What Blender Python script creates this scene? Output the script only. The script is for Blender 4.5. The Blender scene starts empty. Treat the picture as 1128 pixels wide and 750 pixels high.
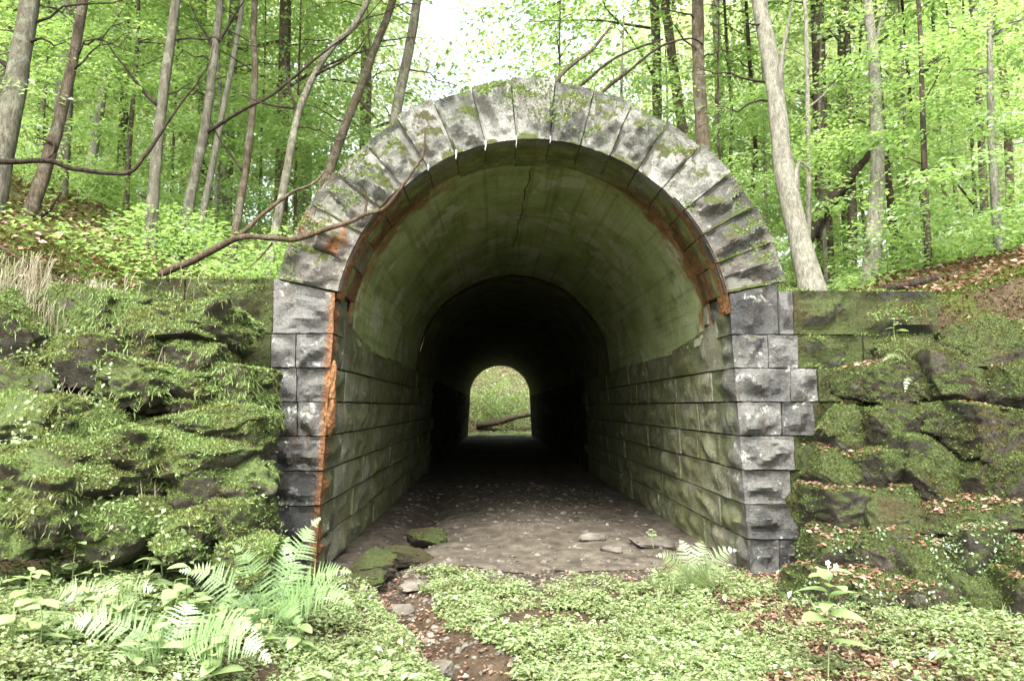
import bpy, math, random
import numpy as np
from mathutils import Matrix, Vector, Euler

# ---------------------------------------------------------------- camera, world, sun, exposure
SC = bpy.context.scene
COL = SC.collection
F_PX = 857.0
CAM_POS = np.array((-0.40, -7.80, 1.65))
PITCH = math.atan(73 / F_PX)
YAW = -math.atan(20 / F_PX)
cam_data = bpy.data.cameras.new('camera')
cam = bpy.data.objects.new('camera', cam_data)
COL.objects.link(cam)
cam.location = CAM_POS
cam.rotation_euler = (math.pi / 2 + PITCH, 0, YAW)
cam_data.sensor_width = 36
cam_data.lens = F_PX / 1128 * 36
cam_data.clip_start = 0.05
cam_data.clip_end = 500
cam_data.dof.use_dof = True
cam_data.dof.focus_distance = 8.2
cam_data.dof.aperture_fstop = 2.8
SC.camera = cam
SUN_EL, SUN_AZ = math.radians(52), math.radians(194)      # azimuth clockwise from +Y
world = bpy.data.worlds.new('World')
SC.world = world
world.use_nodes = True
wn = world.node_tree
wn.nodes.clear()
sky = wn.nodes.new('ShaderNodeTexSky')
sky.sky_type = 'NISHITA'
sky.sun_disc = False
sky.sun_elevation = SUN_EL
sky.sun_rotation = SUN_AZ
sky.dust_density = 6.0
hs = wn.nodes.new('ShaderNodeHueSaturation')
hs.inputs['Saturation'].default_value = 0.38
bg = wn.nodes.new('ShaderNodeBackground')
bg.inputs['Strength'].default_value = 0.15
wo = wn.nodes.new('ShaderNodeOutputWorld')
wn.links.new(sky.outputs[0], hs.inputs['Color'])
wn.links.new(hs.outputs[0], bg.inputs[0])
wn.links.new(bg.outputs[0], wo.inputs[0])
sun_data = bpy.data.lights.new('sun', 'SUN')
sun_data.energy = 1.5
sun_data.angle = math.radians(35)
sun_data.color = (1.0, 0.98, 0.93)
sun = bpy.data.objects.new('sun', sun_data)
COL.objects.link(sun)
sd = Vector((math.sin(SUN_AZ) * math.cos(SUN_EL), math.cos(SUN_AZ) * math.cos(SUN_EL), math.sin(SUN_EL)))
sun.rotation_euler = sd.to_track_quat('Z', 'Y').to_euler()
sun.location = (0, -10, 20)
SC.view_settings.view_transform = 'Standard'
SC.view_settings.look = 'None'
SC.view_settings.exposure = 2.3
SC.view_settings.gamma = 1.0
SC.render.engine = 'CYCLES'
SC.cycles.use_denoising = True
SC.cycles.max_bounces = 8
SC.cycles.diffuse_bounces = 4
SC.cycles.transmission_bounces = 4
SC.cycles.use_adaptive_sampling = True

# ---------------------------------------------------------------- helpers
RNG = np.random.default_rng(7)
random.seed(7)
CAM_M = np.array(Euler((math.pi / 2 + PITCH, 0, YAW)).to_matrix())


def ray(px, py):
    d = CAM_M @ np.array(((px - 564) / F_PX, -(py - 375) / F_PX, -1.0))
    return d


def P(px, py, Y):
    d = ray(px, py)
    return CAM_POS + d * ((Y - CAM_POS[1]) / d[1])


def G(px, py, z=0.0):
    d = ray(px, py)
    return CAM_POS + d * ((z - CAM_POS[2]) / d[2])


def MPP(Y):                       # metres per photo pixel at plane Y
    return (Y - CAM_POS[1]) / F_PX


def _hash(ix, iy, iz, seed):
    h = (ix * 374761393 + iy * 668265263 + iz * 2147483647 + seed * 974711) & 0xffffffff
    h = ((h ^ (h >> 13)) * 1274126177) & 0xffffffff
    h = (h ^ (h >> 16)) & 0xffff
    return h / 65535.0


def vnoise(p, seed=0):
    p = np.asarray(p, dtype=np.float64)
    i = np.floor(p).astype(np.int64)
    f = p - i
    f = f * f * (3 - 2 * f)
    r = np.zeros(len(p))
    for dx in (0, 1):
        for dy in (0, 1):
            for dz in (0, 1):
                w = (f[:, 0] if dx else 1 - f[:, 0]) * (f[:, 1] if dy else 1 - f[:, 1]) * (f[:, 2] if dz else 1 - f[:, 2])
                r += w * _hash(i[:, 0] + dx, i[:, 1] + dy, i[:, 2] + dz, seed)
    return r * 2 - 1


def fbm(p, seed=0, octv=4):
    p = np.asarray(p, dtype=np.float64)
    a, r = 1.0, 0
    for k in range(octv):
        r = r + a * vnoise(p * (2.03 ** k), seed + k * 17)
        a *= 0.5
    return r


def fbm2(x, y, scale, seed=0, octv=3):
    x = np.atleast_1d(np.asarray(x, float)); y = np.atleast_1d(np.asarray(y, float))
    x, y = np.broadcast_arrays(x, y)
    return fbm(np.stack([x.ravel() * scale, y.ravel() * scale, np.full(x.size, 0.37)], 1), seed, octv).reshape(x.shape)


def sstep(a, b, x):
    t = np.clip((np.asarray(x, float) - a) / (b - a), 0, 1)
    return t * t * (3 - 2 * t)


def make_mesh(name, v, faces, mat=None, smooth=True, sharp=None):
    """faces: (n,k) array or list of such arrays"""
    if not isinstance(faces, (list, tuple)):
        faces = [faces]
    faces = [np.asarray(f, dtype=np.int32) for f in faces if len(f)]
    me = bpy.data.meshes.new(name)
    v = np.asarray(v, dtype=np.float32)
    me.vertices.add(len(v))
    me.vertices.foreach_set('co', v.ravel())
    nl = sum(f.size for f in faces)
    npoly = sum(len(f) for f in faces)
    me.loops.add(nl)
    me.loops.foreach_set('vertex_index', np.concatenate([f.ravel() for f in faces]))
    me.polygons.add(npoly)
    tot = np.concatenate([np.full(len(f), f.shape[1], np.int32) for f in faces])
    start = np.concatenate([[0], np.cumsum(tot)[:-1]]).astype(np.int32)
    me.polygons.foreach_set('loop_start', start)
    me.polygons.foreach_set('use_smooth', np.full(npoly, smooth))
    me.update(calc_edges=True)
    me.validate()
    if sharp is not None:
        me.set_sharp_from_angle(angle=math.radians(sharp))
    if mat is not None:
        me.materials.append(mat)
    return me


def obj(name, me, parent=None, **props):
    o = bpy.data.objects.new(name, me)
    COL.objects.link(o)
    if parent is not None:
        o.parent = parent
        o.matrix_parent_inverse = Matrix.Translation(-Vector(parent.location)) if parent.type == 'EMPTY' and parent.parent is None else Matrix.Identity(4)
    for k, val in props.items():
        o[k] = val
    return o


def thing(name, loc, label, category, group=None):
    o = bpy.data.objects.new(name, None)
    COL.objects.link(o)
    o.location = Vector(loc)
    o.empty_display_size = 0.1
    o['label'] = label
    o['category'] = category
    if group:
        o['group'] = group
    return o


def tube(pts, rad, seg=8, wob=0.0, seed=0, cap=True):
    pts = np.asarray(pts, float); rad = np.broadcast_to(np.asarray(rad, float), (len(pts),))
    t = np.gradient(pts, axis=0)
    t /= np.linalg.norm(t, axis=1, keepdims=True) + 1e-9
    ref = np.array((0.0, 0, 1)) if abs(t[:, 2]).mean() < 0.8 else np.array((0.0, 1, 0))
    n = np.cross(t, ref); n /= np.linalg.norm(n, axis=1, keepdims=True) + 1e-9
    b = np.cross(t, n)
    a = np.linspace(0, 2 * math.pi, seg, endpoint=False)
    r = np.repeat(rad[:, None], seg, 1)
    v = pts[:, None, :] + r[..., None] * (np.cos(a)[None, :, None] * n[:, None, :] + np.sin(a)[None, :, None] * b[:, None, :])
    v = v.reshape(-1, 3)
    if wob:
        d = v - np.repeat(pts, seg, 0)
        v = v + d * (fbm(v * 5, seed, 3) * wob)[:, None]
    m = len(pts)
    i = np.arange(m - 1)[:, None] * seg; j = np.arange(seg)[None, :]; j2 = (j + 1) % seg
    q = np.stack([i + j, i + j2, i + seg + j2, i + seg + j], -1).reshape(-1, 4)
    fs = [q]
    if cap:
        fs.append(np.arange(seg)[None, ::-1]); fs.append(((m - 1) * seg + np.arange(seg))[None, :])
    return v, fs


def smooth_path(pts, n):
    pts = np.asarray(pts, float)
    if len(pts) < 3:
        s = np.linspace(0, 1, n)[:, None]
        return pts[0] * (1 - s) + pts[-1] * s
    d = np.concatenate([[0], np.cumsum(np.linalg.norm(np.diff(pts, axis=0), axis=1))])
    u = np.linspace(0, d[-1], n)
    ext = np.vstack([2 * pts[0] - pts[1], pts, 2 * pts[-1] - pts[-2]])
    out = []
    for x in u:
        k = min(np.searchsorted(d, x, side='right') - 1, len(pts) - 2)
        t = (x - d[k]) / (d[k + 1] - d[k] + 1e-9)
        p0, p1, p2, p3 = ext[k:k + 4]
        out.append(0.5 * ((2 * p1) + (-p0 + p2) * t + (2 * p0 - 5 * p1 + 4 * p2 - p3) * t * t + (-p0 + 3 * p1 - 3 * p2 + p3) * t ** 3))
    return np.array(out)


class Acc:
    """collects vertices and faces of one mesh"""
    def __init__(self):
        self.v = []; self.f = {}; self.n = 0

    def add(self, v, fs):
        v = np.asarray(v, float)
        if not isinstance(fs, (list, tuple)):
            fs = [fs]
        for f in fs:
            f = np.asarray(f)
            if len(f):
                self.f.setdefault(f.shape[1], []).append(f + self.n)
        self.v.append(v); self.n += len(v)

    def mesh(self, name, mat, smooth=True, sharp=None):
        return make_mesh(name, np.concatenate(self.v), [np.concatenate(x) for x in self.f.values()], mat, smooth, sharp)


# ---------------------------------------------------------------- materials
def nd(nt, t, ins=None, **at):
    n = nt.nodes.new(t)
    for k, val in at.items():
        setattr(n, k, val)
    for k, val in (ins or {}).items():
        s = n.inputs[k]
        if isinstance(val, bpy.types.NodeSocket):
            nt.links.new(val, s)
        else:
            if isinstance(val, tuple) and len(val) == 3 and s.type == 'RGBA':
                val = (*val, 1)
            s.default_value = val
    return n


class Mat:
    def __init__(self, name):
        self.m = bpy.data.materials.new(name)
        self.m.use_nodes = True
        self.nt = self.m.node_tree
        self.nt.nodes.clear()
        self.geo = self.n('ShaderNodeNewGeometry')
        self.pos = self.geo.outputs['Position']
        sep = self.n('ShaderNodeSeparateXYZ', {0: self.pos})
        self.x, self.y, self.z = sep.outputs
        sn = self.n('ShaderNodeSeparateXYZ', {0: self.geo.outputs['Normal']})
        self.nx, self.ny, self.nz = sn.outputs
        self.island = self.geo.outputs['Random Per Island']
        self.rnd = self.n('ShaderNodeObjectInfo').outputs['Random']

    def n(self, t, ins=None, **at):
        return nd(self.nt, t, ins, **at)

    def noise(self, scale, detail=4, rough=0.55, vec=None, dist=0.0):
        return self.n('ShaderNodeTexNoise', {'Vector': vec or self.pos, 'Scale': scale, 'Detail': detail, 'Roughness': rough, 'Distortion': dist}).outputs['Fac']

    def scaled(self, s):
        return self.n('ShaderNodeVectorMath', {0: self.pos, 1: s}, operation='MULTIPLY').outputs[0]

    def math(self, op, a, b=0.0, clamp=False):
        return self.n('ShaderNodeMath', {0: a, 1: b}, operation=op, use_clamp=clamp).outputs[0]

    def step(self, v, a, b):
        return self.n('ShaderNodeMapRange', {'Value': v, 'From Min': a, 'From Max': b}, interpolation_type='SMOOTHSTEP').outputs[0]

    def mix(self, f, a, b, blend='MIX'):
        return self.n('ShaderNodeMix', {0: f, 6: a, 7: b}, data_type='RGBA', blend_type=blend).outputs[2]

    def ramp(self, f, stops):
        r = self.n('ShaderNodeValToRGB', {0: f})
        e = r.color_ramp.elements
        while len(e) < len(stops):
            e.new(0.5)
        for el, (p, c) in zip(e, stops):
            el.position = p
            el.color = (*c, 1)
        return r.outputs[0]

    def bump(self, h, strength=0.5, dist=0.02, normal=None):
        ins = {'Height': h, 'Strength': strength, 'Distance': dist}
        if normal is not None:
            ins['Normal'] = normal
        return self.n('ShaderNodeBump', ins).outputs[0]

    def out(self, sh):
        self.n('ShaderNodeOutputMaterial', {0: sh})
        return self.m

    def pbr(self, col, rough=0.8, normal=None, spec=0.3):
        ins = {'Base Color': col, 'Roughness': rough, 'Specular IOR Level': spec}
        if normal is not None:
            ins['Normal'] = normal
        return self.out(self.n('ShaderNodeBsdfPrincipled', ins).outputs[0])


MOSS_D, MOSS_L = (0.030, 0.040, 0.008), (0.105, 0.135, 0.022)


def stone_mat(name, c_dark, c_mid, c_light, lichen=0.5, moss=0.3, inner_green=0.0, rust=0.0, wet=0.75, brown=0.25, mcol=(MOSS_D, MOSS_L), gy=(0.02, 0.30), gcol=((0.075, 0.092, 0.028), (0.235, 0.265, 0.10)), soff=False, arris=False):
    M = Mat(name)
    big = M.noise(1.7, 5, 0.6)
    fine = M.noise(14, 6, 0.7)
    f = M.math('ADD', M.math('MULTIPLY', big, 0.75), M.math('MULTIPLY', M.math('ADD', fine, M.math('MULTIPLY', M.rnd, 0.5)), 0.36))
    c = M.ramp(f, [(0.36, c_dark), (0.56, c_mid), (0.78, c_light)])
    # brown water staining running down
    st = M.noise(2.2, 4, 0.6, M.scaled((3.2, 3.2, 0.55)))
    c = M.mix(M.math('MULTIPLY', M.step(st, 0.52, 0.72), brown), c, (0.085, 0.052, 0.022))
    # pale lime and lichen blotches
    li = M.math('MULTIPLY', M.step(M.noise(4.6, 6, 0.68, dist=0.5), 0.56, 0.64), M.step(M.noise(23, 3), 0.36, 0.55))
    c = M.mix(M.math('MULTIPLY', li, lichen), c, (0.46, 0.47, 0.42))
    if inner_green:
        g = M.math('MULTIPLY', M.step(M.y, *gy), M.step(M.noise(2.6, 4, 0.6), 0.22, 0.60))
        c = M.mix(M.math('MULTIPLY', g, inner_green), c, M.ramp(M.noise(5, 5, 0.6), [(0.3, gcol[0]), (0.7, gcol[1])]))
    if arris:                      # iron stain that has soaked into the left arris
        wn_ = M.noise(5.5, 5, 0.7, M.scaled((1, 1, 0.45)))
        dl = M.math('SUBTRACT', M.math('MULTIPLY', M.x, -1.0), M.math('SUBTRACT', 2.14, M.math('MULTIPLY', M.z, 0.054)))
        dl = M.math('SUBTRACT', dl, M.math('MULTIPLY', M.math('SUBTRACT', wn_, 0.5), 0.10))
        dy = M.math('SUBTRACT', M.y, M.math('MULTIPLY', M.math('SUBTRACT', wn_, 0.5), 0.35))
        am = M.math('MULTIPLY', M.math('MULTIPLY', M.step(dl, 0.095, 0.025), M.step(dy, 0.23, 0.15)), M.step(M.x, 0.0, -0.5))
        c = M.mix(am, c, M.ramp(M.noise(24, 5, 0.75), [(0.32, (0.085, 0.038, 0.016)), (0.5, (0.21, 0.095, 0.035)), (0.68, (0.38, 0.22, 0.10))]))
    if soff:                       # rust and black seepage along the back edge of the ring soffit
        sb = M.math('MULTIPLY', M.step(M.math('ADD', M.y, M.math('MULTIPLY', M.noise(3.3, 5, 0.7), 1.3)), 0.95, 1.25), M.step(M.math('ABSOLUTE', M.x), 0.6, 1.5))
        c = M.mix(M.math('MULTIPLY', sb, 0.85), c, M.ramp(M.noise(8, 5, 0.7), [(0.35, (0.025, 0.018, 0.010)), (0.52, (0.17, 0.065, 0.022)), (0.7, (0.30, 0.15, 0.06))]))
    if rust:
        r = M.math('MULTIPLY', M.step(M.noise(2.0, 5, 0.65, M.scaled((2.0, 2.0, 0.8))), 0.50, 0.60), rust)
        c = M.mix(r, c, M.ramp(fine, [(0.3, (0.13, 0.045, 0.012)), (0.7, (0.34, 0.15, 0.05))]))
    mo = M.math('ADD', M.math('MULTIPLY', M.nz, 0.65), M.math('ADD', M.noise(3.1, 5, 0.65), moss - 0.62))
    mo = M.step(mo, 0.28, 0.46)
    mc = M.ramp(M.noise(38, 4, 0.75), [(0.30, mcol[0]), (0.70, mcol[1])])
    mc = M.mix(M.step(M.noise(2.1, 4, 0.6), 0.45, 0.68), mc, M.ramp(M.noise(38, 4, 0.75), [(0.3, (0.022, 0.016, 0.006)), (0.7, (0.085, 0.070, 0.022))]))
    c = M.mix(mo, c, mc)
    gr = M.n('ShaderNodeMapRange', {'Value': M.noise(48, 5, 0.8), 'From Min': 0.30, 'From Max': 0.70, 'To Min': 0.42, 'To Max': 1.5}).outputs[0]
    c = M.mix(1.0, c, M.n('ShaderNodeCombineXYZ', {0: gr, 1: gr, 2: gr}).outputs[0], 'MULTIPLY')
    b = M.bump(M.noise(8, 9, 0.72), 1.0, 0.09)
    b = M.bump(M.noise(60, 5, 0.75), M.math('ADD', M.math('MULTIPLY', mo, 0.4), 0.6), 0.02, b)
    return M.pbr(c, wet, b, 0.35)


M_VOUSSOIR = stone_mat('stone_voussoir', (0.055, 0.058, 0.048), (0.155, 0.16, 0.135), (0.32, 0.32, 0.28), 0.45, 0.30, 1.0, 0.0, 0.8, 0.3, gcol=((0.10, 0.125, 0.035), (0.36, 0.40, 0.15)), soff=True)
M_VOUSSOIR_LOW = stone_mat('stone_voussoir_wet', (0.035, 0.036, 0.031), (0.090, 0.088, 0.075), (0.20, 0.188, 0.155), 0.55, 0.16, 1.0, 0.0, 0.6, 0.55, gcol=((0.10, 0.125, 0.035), (0.34, 0.38, 0.14)), soff=True)
M_VOUSSOIR_RUST = stone_mat('stone_voussoir_rust', (0.06, 0.06, 0.055), (0.14, 0.13, 0.11), (0.28, 0.25, 0.21), 0.2, 0.18, 0.5, 0.95, 0.7, 0.5)
M_QUOIN = stone_mat('stone_quoin', (0.022, 0.023, 0.023), (0.065, 0.066, 0.062), (0.17, 0.168, 0.152), 0.95, -0.10, 0.75, 0.0, 0.55, 0.5, arris=True)
M_WALL = stone_mat('stone_lining', (0.055, 0.062, 0.034), (0.165, 0.172, 0.105), (0.36, 0.35, 0.27), 0.9, -0.45, 0.8, 0.10, 0.6, 0.5, gy=(0.3, 1.7))
M_WING = stone_mat('stone_wing_wall', (0.032, 0.033, 0.028), (0.075, 0.075, 0.06), (0.16, 0.155, 0.125), 0.3, 0.80, 0, 0, 0.8, 0.6, ((0.020, 0.027, 0.007), (0.085, 0.112, 0.022)))
M_RUBBLE = stone_mat('stone_rubble', (0.022, 0.020, 0.014), (0.052, 0.046, 0.030), (0.11, 0.098, 0.07), 0.10, 0.58, 0, 0, 0.85, 0.6, ((0.036, 0.056, 0.014), (0.145, 0.205, 0.050)))
M_RUBBLE_R = stone_mat('stone_rubble_bare', (0.020, 0.018, 0.013), (0.050, 0.044, 0.030), (0.115, 0.10, 0.075), 0.16, 0.55, 0, 0, 0.85, 0.6, ((0.020, 0.030, 0.008), (0.090, 0.122, 0.026)))


def vault_mat(name):
    M = Mat(name)
    board = M.noise(1.6, 5, 0.65, M.scaled((1.0, 0.55, 1.0)), 0.4)
    c = M.ramp(board, [(0.32, (0.20, 0.26, 0.10)), (0.52, (0.33, 0.40, 0.175)), (0.70, (0.47, 0.52, 0.31))])
    # long drip streaks running round the vault and lime wash patches
    ang = M.n('ShaderNodeMath', {0: M.math('SUBTRACT', M.z, 2.39), 1: M.x}, operation='ARCTAN2').outputs[0]
    cv = M.n('ShaderNodeCombineXYZ', {0: M.math('MULTIPLY', ang, 1.2), 1: M.math('MULTIPLY', M.y, 3.0), 2: 0.0}).outputs[0]
    dr = M.noise(2.4, 6, 0.62, cv, 0.8)
    c = M.mix(M.math('MULTIPLY', M.step(dr, 0.56, 0.70), 0.65), c, (0.54, 0.53, 0.40))
    pl = M.noise(1.3, 3, 0.5, M.scaled((1.4, 0.8, 1.4)))
    c = M.mix(M.math('MULTIPLY', M.step(pl, 0.56, 0.60), 0.62), c, (0.56, 0.55, 0.44))
    dk = M.noise(1.1, 5, 0.7, M.scaled((1.0, 1.3, 1.0)))
    c = M.mix(M.math('MULTIPLY', M.step(dk, 0.56, 0.72), 0.75), c, (0.085, 0.105, 0.030))
    bo = M.noise(1.0, 3, 0.6, M.n('ShaderNodeCombineXYZ', {0: M.math('MULTIPLY', ang, 26.0), 1: M.math('MULTIPLY', M.y, 0.25), 2: 0.0}).outputs[0])
    c = M.mix(M.math('MULTIPLY', M.step(bo, 0.50, 0.66), 0.30), c, (0.045, 0.052, 0.02))
    # iron stain where water comes through behind the ring stones
    ir = M.math('ADD', M.noise(2.6, 5, 0.65), M.math('MULTIPLY', M.math('SUBTRACT', 1.25, M.y), 0.35))
    low = M.math('MULTIPLY', M.step(M.math('ABSOLUTE', M.x), 0.5, 1.4), M.step(M.y, 2.0, 0.9))
    c = M.mix(M.math('MULTIPLY', M.step(ir, 0.50, 0.62), M.math('MULTIPLY', low, 0.9)), c, M.ramp(M.noise(7, 5, 0.7), [(0.3, (0.05, 0.028, 0.012)), (0.52, (0.22, 0.085, 0.025)), (0.75, (0.36, 0.17, 0.06))]))
    gr = M.n('ShaderNodeMapRange', {'Value': M.noise(30, 6, 0.8), 'From Min': 0.30, 'From Max': 0.70, 'To Min': 0.68, 'To Max': 1.25}).outputs[0]
    c = M.mix(1.0, c, M.n('ShaderNodeCombineXYZ', {0: gr, 1: gr, 2: gr}).outputs[0], 'MULTIPLY')
    b = M.bump(bo, 0.3, 0.02)
    b = M.bump(M.noise(26, 6, 0.7), 0.4, 0.03, b)
    return M.pbr(c, 0.75, b, 0.3)


M_VAULT = vault_mat('algae_concrete')


def simple(name, c1, c2, scale=8, rough=0.8, bump=0.4, spec=0.3, stretch=None, c3=None):
    M = Mat(name)
    f = M.noise(scale, 6, 0.65, M.scaled(stretch) if stretch else None)
    stops = [(0.32, c1), (0.68, c2)] if c3 is None else [(0.3, c1), (0.5, c2), (0.7, c3)]
    c = M.ramp(f, stops)
    b = M.bump(M.noise(scale * 3, 6, 0.7, M.scaled(stretch) if stretch else None), bump, 0.02)
    return M.pbr(c, rough, b, spec)


M_CRUST = simple('iron_crust', (0.085, 0.038, 0.016), (0.21, 0.095, 0.035), 22, 0.7, 1.0, 0.25, None, (0.38, 0.22, 0.10))
M_SHADE_JOINT = simple('deep_shade_and_joint', (0.012, 0.012, 0.009), (0.035, 0.034, 0.026), 3, 0.85, 0.6, 0.2, None, (0.06, 0.058, 0.042))  # deep tunnel shade painted into near-black walls; also the dark joint ring
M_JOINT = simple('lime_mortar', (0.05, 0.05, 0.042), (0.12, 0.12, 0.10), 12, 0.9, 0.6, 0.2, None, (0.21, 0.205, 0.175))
M_DEEP = simple('deep_shade_vault', (0.07, 0.08, 0.035), (0.16, 0.17, 0.08), 2.2, 0.8, 0.6, 0.25, None, (0.25, 0.255, 0.15))  # second vault section, its colour lowered to carry the deep tunnel shade
M_CRACK = simple('rust_crack', (0.03, 0.016, 0.008), (0.11, 0.045, 0.015), 6)
M_LIME = simple('lime', (0.55, 0.54, 0.48), (0.75, 0.74, 0.68), 30)
M_MORTAR = simple('joint_core', (0.03, 0.03, 0.024), (0.07, 0.068, 0.05), 9)


def bark_mat(name, c1, c2, c3, lichen=0.3):
    M = Mat(name)
    f = M.noise(6, 6, 0.7, M.scaled((3, 3, 0.6)))
    c = M.ramp(f, [(0.3, c1), (0.52, c2), (0.72, c3)])
    l = M.math('MULTIPLY', M.step(M.noise(5, 5, 0.65), 0.52, 0.62), lichen)
    c = M.mix(l, c, (0.26, 0.28, 0.20))
    gr = M.n('ShaderNodeMapRange', {'Value': M.noise(26, 6, 0.8, M.scaled((2.0, 2.0, 0.7))), 'From Min': 0.32, 'From Max': 0.68, 'To Min': 0.5, 'To Max': 1.4}).outputs[0]
    c = M.mix(1.0, c, M.n('ShaderNodeCombineXYZ', {0: gr, 1: gr, 2: gr}).outputs[0], 'MULTIPLY')
    b = M.bump(M.noise(22, 6, 0.75, M.scaled((2.5, 2.5, 0.4))), 1.0, 0.05)
    return M.pbr(c, 0.9, b, 0.15)


M_BARK_GREY = bark_mat('bark_grey', (0.055, 0.052, 0.036), (0.13, 0.122, 0.088), (0.22, 0.21, 0.16), 0.5)
M_BARK_BROWN = bark_mat('bark_brown', (0.034, 0.027, 0.017), (0.092, 0.073, 0.049), (0.17, 0.14, 0.10), 0.25)
M_BARK_PALE = bark_mat('bark_pale', (0.10, 0.094, 0.07), (0.22, 0.21, 0.165), (0.33, 0.32, 0.26), 0.35)
M_BARK_DARK = bark_mat('bark_dark', (0.018, 0.013, 0.009), (0.045, 0.033, 0.023), (0.09, 0.07, 0.05), 0.1)
M_DEADWOOD = bark_mat('dead_wood', (0.045, 0.030, 0.019), (0.11, 0.078, 0.050), (0.20, 0.15, 0.10), 0.1)


def leaf_mat(name, cols, trans=0.5, tcol=1.6, gloss=0.06, patchy=False):
    M = Mat(name)
    f = M.math('ADD', M.math('MULTIPLY', M.island, 0.75), M.math('MULTIPLY', M.rnd, 0.25))
    c = M.ramp(f, [(k / (len(cols) - 1), q) for k, q in enumerate(cols)])
    if patchy:
        c = M.mix(M.step(M.noise(3.4, 4, 0.6), 0.44, 0.62), c, M.mix(1.0, c, (0.75, 0.52, 0.5) if patchy is True else patchy, 'MULTIPLY'))
    tc = M.mix(1.0, c, (tcol, tcol * 1.02, tcol * 0.72), 'MULTIPLY')
    d = M.n('ShaderNodeBsdfDiffuse', {0: c}).outputs[0]
    t = M.n('ShaderNodeBsdfTranslucent', {0: tc}).outputs[0]
    g = M.n('ShaderNodeBsdfGlossy', {0: (0.9, 0.95, 0.9), 'Roughness': 0.42}).outputs[0]
    s = M.n('ShaderNodeMixShader', {0: trans, 1: d, 2: t}).outputs[0]
    s = M.n('ShaderNodeMixShader', {0: gloss, 1: s, 2: g}).outputs[0]
    return M.out(s)


M_LEAF = leaf_mat('leaf_canopy', [(0.125, 0.205, 0.066), (0.175, 0.26, 0.095), (0.24, 0.31, 0.14)], 0.55, 2.05)
M_LEAF_Y = leaf_mat('leaf_yellowish', [(0.14, 0.215, 0.07), (0.19, 0.27, 0.10), (0.245, 0.32, 0.14)], 0.55, 2.0)  # slightly yellower leaf green for some crowns, saplings and shrubs
M_LEAF_FAR = leaf_mat('leaf_far', [(0.25, 0.30, 0.17), (0.32, 0.37, 0.23), (0.39, 0.43, 0.30)], 0.55, 2.1)  # distance haze and overexposure painted into a paler, greyer leaf colour
M_GROUND_LEAF = leaf_mat('leaf_ground', [(0.095, 0.14, 0.045), (0.21, 0.28, 0.115), (0.36, 0.42, 0.23)], 0.35, 1.8, 0.05, (0.78, 0.72, 0.66))
M_FERN = leaf_mat('leaf_fern', [(0.12, 0.20, 0.075), (0.18, 0.275, 0.11), (0.25, 0.35, 0.165)], 0.4, 1.6, 0.05)
M_FERN_D = leaf_mat('leaf_fern_dull', [(0.09, 0.13, 0.04), (0.14, 0.19, 0.065), (0.20, 0.25, 0.10)], 0.35, 1.7, 0.08)
M_PLANT = leaf_mat('leaf_plant', [(0.14, 0.21, 0.07), (0.22, 0.30, 0.12), (0.32, 0.40, 0.20)], 0.35, 1.7, 0.12)
M_VINE = leaf_mat('leaf_vine', [(0.06, 0.11, 0.03), (0.10, 0.16, 0.05), (0.16, 0.21, 0.09)], 0.3, 1.6, 0.10)
M_MOSS = leaf_mat('moss_tuft', [(0.060, 0.092, 0.024), (0.14, 0.205, 0.058), (0.25, 0.33, 0.12)], 0.3, 1.6, 0.02, (0.82, 0.66, 0.6))
M_MOSS_R = leaf_mat('moss_tuft_dark', [(0.028, 0.042, 0.011), (0.085, 0.122, 0.028), (0.18, 0.225, 0.06)], 0.3, 1.5, 0.02, (0.85, 0.64, 0.55))
M_LITTER = leaf_mat('leaf_litter', [(0.06, 0.03, 0.018), (0.14, 0.072, 0.042), (0.23, 0.135, 0.09), (0.32, 0.215, 0.155)], 0.15, 1.2, 0.06)
M_ROOT = leaf_mat('root_hair', [(0.06, 0.05, 0.026), (0.12, 0.105, 0.056), (0.20, 0.18, 0.105)], 0.2, 1.2, 0.03)
M_PETAL = simple('petal', (0.75, 0.72, 0.78), (0.82, 0.80, 0.84), 20)
M_STEM = simple('stem', (0.10, 0.15, 0.05), (0.16, 0.20, 0.08), 10)


def ground_mat():
    M = Mat('soil')
    c = M.ramp(M.noise(3.2, 7, 0.68), [(0.3, (0.030, 0.022, 0.013)), (0.5, (0.075, 0.054, 0.033)), (0.7, (0.135, 0.10, 0.066))])
    c = M.mix(M.step(M.noise(1.4, 5, 0.6), 0.52, 0.64), c, M.ramp(M.noise(30, 4, 0.7), [(0.3, MOSS_D), (0.7, MOSS_L)]))
    b = M.bump(M.noise(24, 8, 0.75), 0.9, 0.05)
    return M.pbr(c, 0.9, b, 0.2)


def bank_mat():
    M = Mat('earth_bank')
    c = M.ramp(M.noise(4, 7, 0.68), [(0.3, (0.028, 0.02, 0.012)), (0.5, (0.068, 0.047, 0.027)), (0.7, (0.12, 0.085, 0.055))])
    mo = M.math('ADD', M.math('MULTIPLY', M.nz, 0.4), M.noise(2.6, 5, 0.65))
    c = M.mix(M.math('MULTIPLY', M.step(mo, 0.66, 0.84), M.step(M.z, 0.35, 0.7)), c, M.ramp(M.noise(30, 4, 0.7), [(0.3, MOSS_D), (0.7, MOSS_L)]))
    gv = M.math('ADD', M.y, M.math('MULTIPLY', M.noise(2.2, 5, 0.65), 1.2))
    gv = M.math('MULTIPLY', M.step(gv, -0.45, 0.35), M.math('MULTIPLY', M.step(M.math('ABSOLUTE', M.x), 2.3, 1.9), M.step(M.z, 0.5, 0.3)))
    c = M.mix(gv, c, M.ramp(M.noise(5, 6, 0.65), [(0.3, (0.028, 0.023, 0.016)), (0.5, (0.072, 0.060, 0.043)), (0.7, (0.125, 0.112, 0.088))]))
    b = M.bump(M.noise(20, 8, 0.75), 0.9, 0.06)
    return M.pbr(c, 0.92, b, 0.2)


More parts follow.
